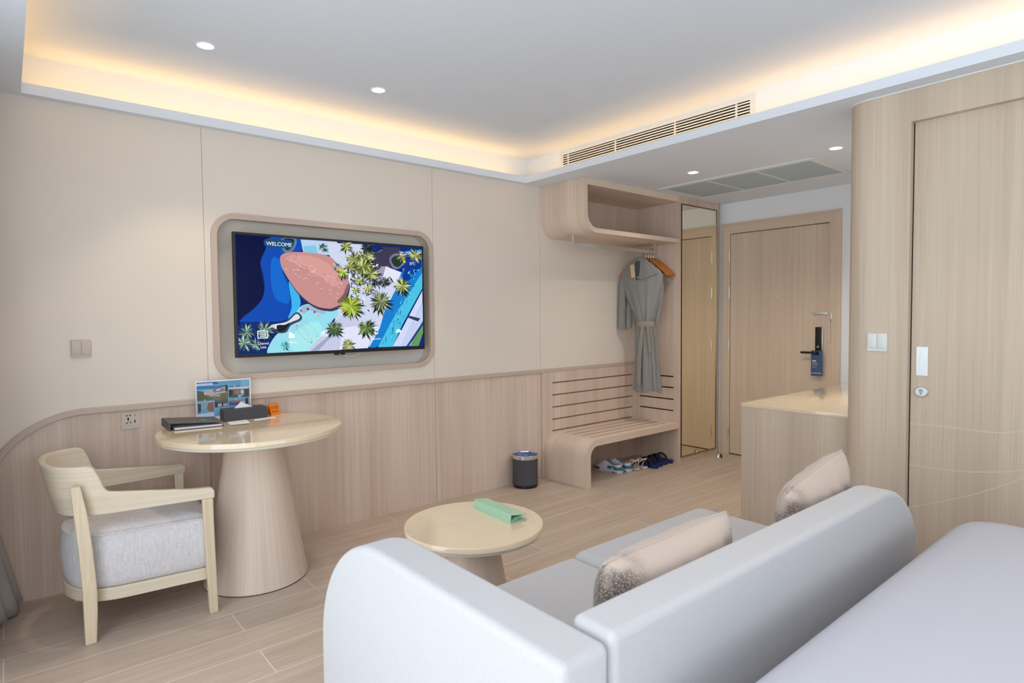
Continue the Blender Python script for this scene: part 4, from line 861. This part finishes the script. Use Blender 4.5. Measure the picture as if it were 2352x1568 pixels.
# desk items -------------------------------------------------------------
# ring binder, spine to the left, covers slightly open
fd = thing('ring_binder', 'charcoal ring binder with a small green logo on the round desk', 'binder', (.73, 3.48, ZT))
FB = lambda x, y, z: (.612+x*.995+y*.00, 3.388+y-x*.115, ZT+z)   # local: x right, y back
def quadslab(pts, th):
    bm = B(); a = [bm.verts.new(p) for p in pts]; b = [bm.verts.new((p[0], p[1], p[2]+th)) for p in pts]
    bm.faces.new(a[::-1]); bm.faces.new(b)
    for i in range(4): bm.faces.new((a[i], a[(i+1) % 4], b[(i+1) % 4], b[i]))
    return bm
LF = .245; DF = .205
obj('back_cover', quadslab([FB(0, 0, 0), FB(LF, 0, 0), FB(LF, DF, 0), FB(0, DF, 0)], .003), FOLDM, fd, bevel=.001, seg=1)
obj('spine', quadslab([FB(-.003, 0, 0), FB(.001, 0, 0), FB(.001, DF, 0), FB(-.003, DF, 0)], .038), FOLDM, fd, bevel=.001, seg=1)
obj('front_cover', quadslab([FB(-.003, 0, .037), FB(LF, 0, .020), FB(LF, DF, .022), FB(-.003, DF, .039)], .003), FOLDM, fd, bevel=.001, seg=1)
obj('pages', quadslab([FB(.02, .004, .004), FB(LF-.01, .004, .004), FB(LF-.01, DF-.01, .004), FB(.02, DF-.01, .004)], .008), PAPER, fd, smooth=0)
g0 = FB(.165, .075, .0283); e = .013
bm = B(); V = [FB(.165+dx, .075+dy, .0418-(.165+dx+.003)*.0690) for dx, dy in ((-.024, 0), (0, -.014), (.024, 0), (0, .014))]; bm.faces.new([bm.verts.new(v) for v in V]); obj('green_logo', bm, MINTL, fd, smooth=0)
# brochure in acrylic stand
YBq = 3.612
br = thing('brochure_stand', 'upright landscape brochure with villa photos behind the tissue box', 'brochure', (.925, YBq, ZT))
BX0, BX1, BZ0, BZ1 = .779, 1.066, ZT+.002, 1.003
obj('card', bx(B(), BX0, BX1, YBq, YBq+.002, BZ0, BZ1), PAPER, br, smooth=0)
obj('stand_foot', bx(B(), BX0, BX1, YBq-.002, YBq+.05, ZT, ZT+.003), PAPER, br, smooth=0)
HB = homog([(75, 130), (1455, 45), (1480, 840), (95, 1130)], [(BX0, BZ1), (BX1, BZ1), (BX1, BZ0+.035), (BX0, BZ0)])
PO2 = []
def q2(pts, c): PO2.append(([(min(max(a, BX0), BX1), min(max(b, BZ0), BZ1)) for a, b in (HB(*p) for p in pts)], c))
q2([(100, 160), (1220, 90), (1430, 75), (1450, 850), (105, 1100)], (120, 176, 214)); q2([(100, 160), (700, 125), (700, 190), (100, 240)], (44, 104, 176)); q2([(600, 130), (1220, 92), (1220, 220), (700, 215)], (96, 160, 200))
q2([(100, 185), (480, 160), (520, 200), (480, 215), (100, 240)], (222, 228, 238)); q2([(105, 960), (545, 900), (550, 1000), (105, 1060)], (196, 212, 232))
q2([(110, 250), (890, 215), (895, 580), (125, 625)], (50, 124, 188)); q2([(110, 330), (890, 300), (892, 400), (115, 420)], (120, 176, 214)); q2([(120, 350), (250, 380), (420, 420), (892, 380), (895, 580), (125, 625)], (104, 108, 84))
q2([(290, 390), (350, 350), (490, 330), (520, 310), (760, 235), (880, 220), (880, 400), (800, 420), (420, 480), (290, 460)], (188, 176, 178)); q2([(500, 330), (740, 240), (880, 220), (870, 240), (740, 270), (540, 345)], (86, 92, 84)); q2([(510, 350), (800, 290), (810, 370), (520, 410)], (126, 130, 156)); q2([(600, 330), (690, 310), (690, 345), (600, 365)], (222, 220, 226)); q2([(420, 480), (840, 440), (790, 500), (450, 510)], (150, 172, 196)); q2([(820, 225), (885, 222), (885, 385), (825, 380)], (60, 54, 56))
q2([(125, 370), (280, 400), (300, 520), (400, 560), (130, 610)], (92, 90, 70)); q2([(690, 430), (860, 400), (870, 560), (700, 570)], (110, 112, 84)); q2([(500, 540), (700, 510), (700, 580), (500, 590)], (122, 126, 92))
q2([(910, 240), (1200, 220), (1200, 262), (910, 280)], (96, 130, 160)); q2([(910, 285), (1420, 255), (1425, 520), (915, 545)], (84, 92, 80)); q2([(910, 285), (1420, 255), (1420, 310), (910, 330)], (206, 206, 222)); q2([(1040, 350), (1200, 340), (1200, 450), (1050, 460)], (150, 120, 116)); q2([(1210, 340), (1285, 335), (1290, 440), (1215, 440)], (206, 206, 214)); q2([(1130, 470), (1300, 450), (1220, 520), (1160, 540)], (140, 186, 200)); q2([(915, 330), (980, 340), (1000, 470), (915, 520)], (50, 56, 50)); q2([(1310, 330), (1420, 300), (1424, 500), (1330, 500)], (66, 78, 66))
q2([(130, 690), (530, 640), (540, 880), (145, 925)], (120, 160, 196)); q2([(130, 690), (212, 685), (215, 910), (145, 925)], (70, 66, 66)); q2([(400, 660), (535, 640), (540, 880), (420, 885), (360, 800)], (140, 100, 88)); q2([(215, 840), (360, 810), (410, 900), (200, 915)], (96, 170, 206)); q2([(220, 720), (380, 700), (360, 800), (220, 830)], (150, 160, 176))
q2([(555, 605), (895, 580), (898, 750), (560, 790)], (96, 100, 104)); q2([(565, 650), (620, 650), (620, 770), (570, 780)], (44, 42, 46)); q2([(640, 700), (740, 690), (745, 750), (640, 760)], (190, 192, 198)); q2([(770, 690), (880, 680), (880, 740), (770, 750)], (176, 178, 186)); q2([(740, 650), (770, 660), (765, 760), (735, 760)], (30, 34, 40))
q2([(910, 580), (1330, 560), (1440, 555), (1445, 720), (915, 760)], (126, 150, 180)); q2([(915, 640), (1330, 600), (1335, 700), (920, 740)], (84, 90, 130)); q2([(1325, 548), (1395, 545), (1400, 700), (1335, 700)], (58, 52, 54)); q2([(1180, 630), (1320, 610), (1325, 690), (1190, 690)], (190, 200, 216)); q2([(1010, 600), (1170, 590), (1170, 640), (1020, 660)], (150, 120, 130))
for (x, y) in ((1040, 250), (290, 595), (450, 640), (1075, 585)): q2([(x, y-12), (x+36, y-14), (x+37, y+8), (x, y+10)], (214, 216, 224))
patch_mesh('printed_face', PO2, YP, YBq-.0003, -4e-6, br)
x, z = HB(120, 222); text('title', 'OUR PROJECTS', .0125, TM((x, YBq-.0009, z), (1, 0, 0), (0, 0, 1)), mat('print_blue', (110, 150, 200), .6), br, ext=0)
# tissue box
tb = thing('tissue_box', 'long charcoal fabric tissue box on the round desk', 'tissue box', (1.01, 3.54, ZT))
obj('box_shell', quadslab([(.885, 3.485, ZT), (1.120, 3.500, ZT), (1.118, 3.598, ZT), (.893, 3.590, ZT)], .062), GREYC, tb, bevel=.003, seg=2)
bm = B(); V = [(.955, 3.537, ZT+.0625), (1.055, 3.543, ZT+.0625), (1.052, 3.560, ZT+.0625), (.960, 3.556, ZT+.0625)]; bv = [bm.verts.new(v) for v in V]; tp = [bm.verts.new(v) for v in ((.988, 3.545, ZT+.092), (1.000, 3.552, ZT+.090))]
bm.faces.new((bv[0], bv[1], tp[0])); bm.faces.new((bv[1], bv[2], tp[1], tp[0])); bm.faces.new((bv[2], bv[3], tp[1])); bm.faces.new((bv[3], bv[0], tp[0], tp[1])); obj('tissue', bm, PAPER, tb, smooth=0)
# no smoking tent sign
ns = thing('no_smoking_sign', 'small orange acrylic no smoking tent sign', 'sign', (1.185, 3.56, ZT))
A0, A1 = Vector((1.155, 3.540, ZT)), Vector((1.215, 3.560, ZT)); apex0, apex1 = Vector((1.147, 3.562, ZT+.066)), Vector((1.207, 3.582, ZT+.066)); C0, C1 = Vector((1.139, 3.584, ZT)), Vector((1.199, 3.604, ZT))
def slab4(a, b, c_, d, th):
    n = (b-a).cross(d-a).normalized()*th; bm = B(); lo = [bm.verts.new(p) for p in (a, b, c_, d)]; hi = [bm.verts.new(p+n) for p in (a, b, c_, d)]
    bm.faces.new(lo); bm.faces.new(hi[::-1])
    for i in range(4): bm.faces.new((lo[i], lo[(i+1) % 4], hi[(i+1) % 4], hi[i]))
    return bm
obj('front_leaf', slab4(A0, A1, apex1, apex0, -.0025), ORANGE, ns, smooth=0); obj('back_leaf', slab4(C0, C1, apex1, apex0, .0025), ORANGE, ns, smooth=0)
xd = (A1-A0).normalized(); yd = (apex0-A0).normalized(); yd = (yd-xd*yd.dot(xd)).normalized(); nn = xd.cross(yd)
text('sign_text', 'NO', .022, TM(A0+xd*.006+yd*.036+nn*.0008, xd, yd), ORANGED, ns, sx=.8); text('sign_text', 'SMOKING', .0125, TM(A0+xd*.006+yd*.016+nn*.0008, xd, yd), ORANGED, ns, sx=.85)
bm = B(); cc = A0+xd*.046+yd*.044+nn*.001; tube(bm, [cc+xd*.010*math.cos(a)+yd*.010*math.sin(a) for a in [i*PI/10 for i in range(21)]], .0011, 6, cap=False); cyl(bm, cc+xd*.007+yd*.007, cc-xd*.007-yd*.007, .0009, 6); cyl(bm, cc-xd*.006+yd*.001, cc+xd*.006+yd*.001, .0012, 6); obj('no_smoking_symbol', bm, ORANGED, ns)
# papers
def sheet(pts, n, label, cat):
    bm = B()
    for k in range(n):
        z = ZT+.0003+k*.0005; a = [bm.verts.new((p[0]+.003*math.sin(k*2.1), p[1]+.003*math.cos(k*1.7), z+(.004*k/n if i in (1, 2) else 0))) for i, p in enumerate(pts)]; bm.faces.new(a)
    return tag(obj(label[1], bm, PAPER, smooth=0), label[0], cat)
sheet([(.900, 3.478), (.885, 3.345), (.978, 3.335), (1.000, 3.490)], 3, ('small stack of white paper slips beside the ring binder', 'paper_slips'), 'paper')
sheet([(1.035, 3.470), (1.025, 3.405), (1.150, 3.432), (1.155, 3.486)], 1, ('single white paper strip in front of the orange sign', 'paper_strip'), 'paper')

# mint menu on coffee table
mf_ = thing('menu_folder', 'mint green folder standing part open on the coffee table', 'folder', (1.68, 2.12, ZK))
def MQ(pts, th, name, m=MINT):
    a = [Vector(p) for p in pts]; return obj(name, slab4(a[0], a[1], a[2], a[3], th), m, mf_, bevel=.0008, seg=1)
s0, s1 = Vector((1.634, 1.975, ZK)), Vector((1.650, 2.262, ZK))
u = Vector((0, 0, .036)); lean = Vector((.004, 0, 0))
MQ([s0, s1, s1+u+lean, s0+u+lean], .003, 'spine'); MQ([s0+Vector((0, 0, .001)), s0+Vector((.088, -.008, .001)), s1+Vector((.088, 0, .001)), s1+Vector((0, 0, .001))], .003, 'back_cover')
MQ([s0+u+lean, s0+u+Vector((.088, -.010, -.012)), s1+u+Vector((.080, 0, -.010)), s1+u+lean], .003, 'front_cover')
MQ([s0+Vector((.012, .004, .006)), s0+Vector((.066, -.004, .024)), s1+Vector((.066, -.01, .022)), s1+Vector((.012, -.01, .006))], .002, 'inner_flap')
MQ([s0+Vector((.012, .006, .004)), s0+Vector((.066, -.002, .012)), s1+Vector((.066, -.01, .012)), s1+Vector((.012, -.01, .004))], .002, 'inner_flap')
# door hanger card
dh = thing('door_hanger_card', 'blue card tag hanging on the black entry door handle', 'card', (XE-.03, 2.275, .91))
th_ = XE-.034
plate('card', rrect(2.226, 2.320, .812, 1.028, .006, 4), [[(2.272+.017*math.cos(a*PI/12), 1.000+.017*math.sin(a*PI/12)) for a in range(24)]], th_-.0015, th_, XP, BLUEC, dh, smooth=0)
DT = TM((0, 0, 0), (0, -1, 0), (0, 0, 1))
def dtext(s, y, z, size, sx=1): text('card_text', s, size, TM((th_-.002, y, z), (0, -1, 0), (0, 0, 1)), PAPER, dh, ext=.0001, sx=sx)
dtext('NEED TO', 2.309, .924, .0085); dtext('RECHARGE.', 2.309, .912, .0095, .95); dtext('After a night well spent', 2.309, .901, .0050); dtext('do not disturb', 2.309, .893, .0050); dtext('#goodmorning', 2.309, .882, .0060)
bm = B(); pb = lambda u, v: (th_-.002, 2.309-u, .934+v)
for P in ([(0, 0), (.003, 0), (.003, .012), (0, .012)], [(.003, .002), (.030, .002), (.030, .007), (.003, .007)], [(.005, .007), (.012, .007), (.012, .011), (.005, .010)], [(.030, 0), (.033, 0), (.033, .009), (.030, .009)], [(.013, .007), (.028, .007), (.024, .012), (.015, .010)]): bm.faces.new([bm.verts.new(pb(*p)) for p in P])
obj('bed_symbol', bm, PAPER, dh, smooth=0)
obj('card_stripe', box(th_-.002, th_-.0014, 2.236, 2.312, .834, .838), PAPER, dh, smooth=0)

# ------------------------------------------------------------------ armchair
ac = thing('armchair', 'blond wood barrel armchair with grey linen seat at the round desk', 'armchair', (.44, 3.27, 0))
UP = [(.705, 2.962), (.60, 2.975), (.50, 2.988), (.40, 3.000), (.31, 3.013), (.255, 3.028), (.205, 3.055), (.165, 3.10), (.140, 3.17), (.132, 3.27), (.140, 3.37), (.165, 3.44), (.205, 3.485), (.255, 3.512), (.31, 3.527), (.40, 3.540), (.50, 3.552), (.60, 3.565), (.705, 3.578)]
upth = spline([(a, b, 0) for a, b in UP], 8)
def topz(x, rear):
    T = [(.10, .742), (.245, .738), (.262, .728), (.278, .690), (.292, .640), (.305, .622), (.33, .617), (.50, .596), (.62, .582), (.690, .579), (.700, .572), (.706, .556)]
    return lerp_tab2(T, x)
bm = B(); R = []
for i, p in enumerate(upth):
    d = (upth[min(i+1, len(upth)-1)]-upth[max(i-1, 0)]).normalized(); nrm = Vector((d.y, -d.x, 0)); 
    ctr = Vector((.45, 3.27, 0)); 
    if nrm.dot(p-ctr) < 0: nrm = -nrm
    zt_ = topz(p.x, 0); zb = .528; k = max(0, min(1, (.32-p.x)/.16)); ln = .045*k
    def at(z, off): return p+nrm*(off+ln*(z-zb)/.21)+Vector((0, 0, z))
    R.append([bm.verts.new(at(zb, 0)), bm.verts.new(at(zb*.5+zt_*.5, 0.004)), bm.verts.new(at(zt_, 0)), bm.verts.new(at(zt_, -.024)), bm.verts.new(at(zb*.5+zt_*.5, -.022)), bm.verts.new(at(zb, -.024))])
for a, b in zip(R, R[1:]):
    for k in range(6): bm.faces.new((a[k], a[(k+1) % 6], b[(k+1) % 6], b[k]))
bm.faces.new(R[0]); bm.faces.new(R[-1]); obj('backrest', bm, CHAIRW, ac, smooth=40, bevel=.004, seg=2)
def leg(P, wx, wy):
    bm = B(); L = []
    for (x, y, z, sx, sy) in P: L.append([bm.verts.new((x+a*wx*sx/2, y+b*wy*sy/2, z)) for a, b in ((-1, -1), (1, -1), (1, 1), (-1, 1))])
    for a, b in zip(L, L[1:]):
        for k in range(4): bm.faces.new((a[k], a[(k+1) % 4], b[(k+1) % 4], b[k]))
    bm.faces.new(L[0]); bm.faces.new(L[-1]); return bm
for s in (1, -1):
    Y = lambda y: 3.27-s*(3.27-y)
    obj('leg', leg([(.689, Y(2.970), 0, .85, 1), (.683, Y(2.971), .2, .95, 1), (.678, Y(2.972), .42, 1, 1), (.676, Y(2.973), .529, 1.05, 1)], .042, .028), CHAIRL, ac, bevel=.004, seg=2)
    obj('leg', leg([(.229, Y(3.018), 0, .80, 1), (.231, Y(3.016), .13, .95, 1), (.231, Y(3.012), .22, 1.0, 1), (.221, Y(3.004), .40, .96, 1), (.208, Y(3.000), .55, .9, 1), (.194, Y(3.003), .665, .7, 1)], .050, .032), CHAIRL, ac, bevel=.004, seg=2)
def dloop(g, xf=.690, gx=0):
    base = [(xf-g, 2.995+g), (.56, 3.005+g), (.42, 3.018+g), (.32, 3.032+g), (.245, 3.068+g*.9), (.195, 3.125+g*.7), (.168+g, 3.20), (.160+g, 3.27)]
    P = base+[(x, 6.54-y) for x, y in base[-2::-1]]
    # rounded front
    fr = [(xf-g+.004, 3.50-g), (xf-g+.012, 3.38), (xf-g+.014, 3.27), (xf-g+.012, 3.16), (xf-g+.004, 3.04+g)]
    return spline([(a, b, 0) for a, b in P+fr], 5, closed=True)
bm = B(); rings = []
for z, g in ((.206, .012), (.212, .004), (.24, -.002), (.32, -.008), (.40, -.004), (.425, .002), (.432, .001), (.437, .006), (.436, .008), (.446, .022), (.458, .06), (.464, .11)): rings.append([(p.x, p.y, z) for p in dloop(g)])
R = ring_loft(bm, rings, True); obj('seat_cushion', bm, LINEN, ac, smooth=70)
bm = B(); P = dloop(.0); tube(bm, [(p.x, p.y, .434) for p in P]+[(P[0].x, P[0].y, .434)], .0028, 6, cap=False); obj('piping', bm, LINEN, [c_ for c_ in ac.children if c_.name.startswith('seat_cushion')][0])
bm = B(); a = dloop(-.004); b = dloop(.024)
A = [[bm.verts.new((p.x, p.y, z)) for p in q] for q, z in ((a, .152), (a, .205), (b, .205), (b, .152))]
for q, w in ((0, 1), (1, 2), (2, 3), (3, 0)):
    for k in range(len(a)): bm.faces.new((A[q][k], A[q][(k+1) % len(a)], A[w][(k+1) % len(a)], A[w][k]))
obj('seat_rail', bm, CHAIRW, ac, smooth=40, bevel=.003, seg=1)

# ------------------------------------------------------------------ sofa
sf = thing('sofa', 'pale grey fabric sofa with one rounded left arm', 'sofa', (1.7, 1.25, 0))
AX0, AX1, YR_ = .755, .888, .768
zt = .70; r = .40
prof = [(YR_, .03), (1.86, .03), (1.885, .10)]+arc(1.885-r, zt-r, r, 0, PI/2, 20)+arc(YR_+.02, zt-.02, .02, PI/2, PI, 4)
obj('arm', prism(B(), prof, XP, AX0, AX1), FABRIC, sf, bevel=.042, seg=6, smooth=80)
zb_ = .712; r = .38
prof = [(.895, .03), (2.715, .03)]+arc(2.72-r, zb_-r, r, 0, PI/2, 20)+arc(.895+.02, zb_-.02, .02, PI/2, PI, 4)
obj('backrest', prism(B(), prof, YP, YR_, YR_+.118), FABRIC, sf, bevel=.034, seg=6, smooth=80)
bm = B(); pr = [(x, z) for x, z in prof[3:-2]]
tube(bm, [(x, YR_+.0075, z-.006) for x, z in [(.93, zb_)][:0]+[(p[0]-.000, p[1]-.0) for p in arc(2.72-r, zb_-r, r-.006, .35, PI/2, 16)]+[(1.8, zb_-.006), (.93, zb_-.006)]], .0022, 6); obj('piping', bm, FABRIC, [c_ for c_ in sf.children if c_.name.startswith('backrest')][0])
obj('seat_cushion', bx(B(), .892, 1.655, .89, 1.625, .25, .418, bev=.035, seg=5), FABRIC, sf, smooth=80)
obj('seat_cushion', bx(B(), 1.663, 2.535, .89, 1.640, .25, .424, bev=.038, seg=5), FABRIC, sf, smooth=80)
obj('base', bx(B(), .892, 2.52, .89, 1.60, .05, .26, bev=.02, seg=3), FABRIC, sf, smooth=80)
for x in (.80, 2.48):
    for y in (.83, 1.55): obj('leg', bx(B(), x-.02, x+.02, y-.02, y+.02, 0, .052), BLACK, sf, smooth=0)
# cushions
def cushion(loc, w, h, tz, lean, label, rotx=0):
    o = None; bm = B(); N = 22; G = [[[None]*(N+1) for _ in range(N+1)] for _ in range(2)]
    for s in (0, 1):
        for i in range(N+1):
            for j in range(N+1):
                u = i/N*2-1; v = j/N*2-1
                e = (1-abs(u)**2.6)*(1-abs(v)**2.6); t_ = tz*max(0, e)**.55
                pinch = 1-.07*(1-abs(v)**2)*(abs(u)**3); pinchv = 1-.07*(1-abs(u)**2)*(abs(v)**3)
                wr = .007*math.sin(u*17+v*5)*math.sin(v*9)*e
                cr_ = 1-.085*(abs(u)*abs(v))**4; G[s][i][j] = (u*w/2*pinch*cr_, (t_+wr)*(1 if s else -1), v*h/2*pinchv*cr_)
    V = {}
    def vv(s, i, j):
        k = (0, i, j) if i in (0, N) or j in (0, N) else (s, i, j)
        if k not in V: V[k] = bm.verts.new(G[s][i][j])
        return V[k]
    for s in (0, 1):
        for i in range(N):
            for j in range(N): bm.faces.new([vv(s, i, j), vv(s, i+1, j), vv(s, i+1, j+1), vv(s, i, j+1)])
    t = thing('cushion', label, 'cushion', loc); t.rotation_euler = (lean, rotx, 0)
    obj('cushion_cover', bm, PILLOW, t, local=True, smooth=80)
    bm = B(); P = [(G[0][i][N]) for i in range(N+1)]; tube(bm, P, .0025, 6); obj('seam', bm, PILLOW, t, local=True); return t
cushion((1.385, .995, .580), .61, .345, .088, .12, 'pinkish beige cushion on the left seat of the sofa', -.02)
cushion((2.300, .995, .600), .50, .375, .085, .12, 'brown beige textured cushion at the right end of the sofa', -.17)

# ------------------------------------------------------------------ bed
bd = thing('bed', 'bed with a smooth white duvet in the right foreground', 'bed', (1.75, -.6, 0))
bm = B(); N = 40; R = []
bxs, bxe, by0, by1 = .86, 2.70, -1.52, .640
def bz(x, y):
    ex = min(x-bxs, bxe-x); ey = by1-y; e = min(ex, ey); q = .09
    return 0
sec = []
for (g, z) in ((.010, .30), (.0, .36), (-.004, .46), (.004, .53), (.022, .575), (.055, .600), (.11, .612), (.25, .618), (.5, .620)):
    sec.append([(p[0], p[1], z+.004*math.sin(p[0]*5+p[1]*3)) for p in rrect(bxs+g, bxe-g, by0+min(g, .2), by1-g, max(.12-g*.3, .05), 8)])
ring_loft(bm, sec, True); obj('duvet', bm, BEDW, bd, smooth=80)
obj('bed_base', bx(B(), bxs+.05, bxe-.05, by0+.02, by1-.05, .0, .30, bev=.01), WOODR, bd, smooth=0)
obj('headboard', bx(B(), bxs-.05, bxe+.05, -1.62, -1.54, 0, 1.0, bev=.02), FABRIC, bd)

# ------------------------------------------------------------------ curtain
cu = thing('curtain', 'grey floor length curtain gathered in the left corner', 'curtain', (-.1, 3.5, 0))
bm = B(); G = []; NZ = 44; NU = 90
for j in range(NZ+1):
    z = .02+(ZS-.03)*j/NZ; row = []
    fl_ = max(0, 1-z/.62); fl_ = fl_**1.2
    for i in range(NU+1):
        u = i/NU; y = 3.655-.62*u; am = .030+.016*fl_
        x = -.135+am*math.sin(u*2*PI*6.2+.4*math.sin(z*3))+.012*math.sin(u*31+z*2)+.105*fl_*max(0, 1-.3*u-2.4*max(0, u-.26))
        row.append(bm.verts.new((x, y+.010*math.sin(u*2*PI*6.2+1.3), z+(.008*math.sin(u*20) if j == 0 else 0))))
    G.append(row)
for a, b in zip(G, G[1:]):
    for i in range(NU): bm.faces.new((a[i], a[i+1], b[i+1], b[i]))
o = obj('drape', bm, CURT, cu, smooth=80); so = o.modifiers.new('thickness', 'SOLIDIFY'); so.thickness = .003
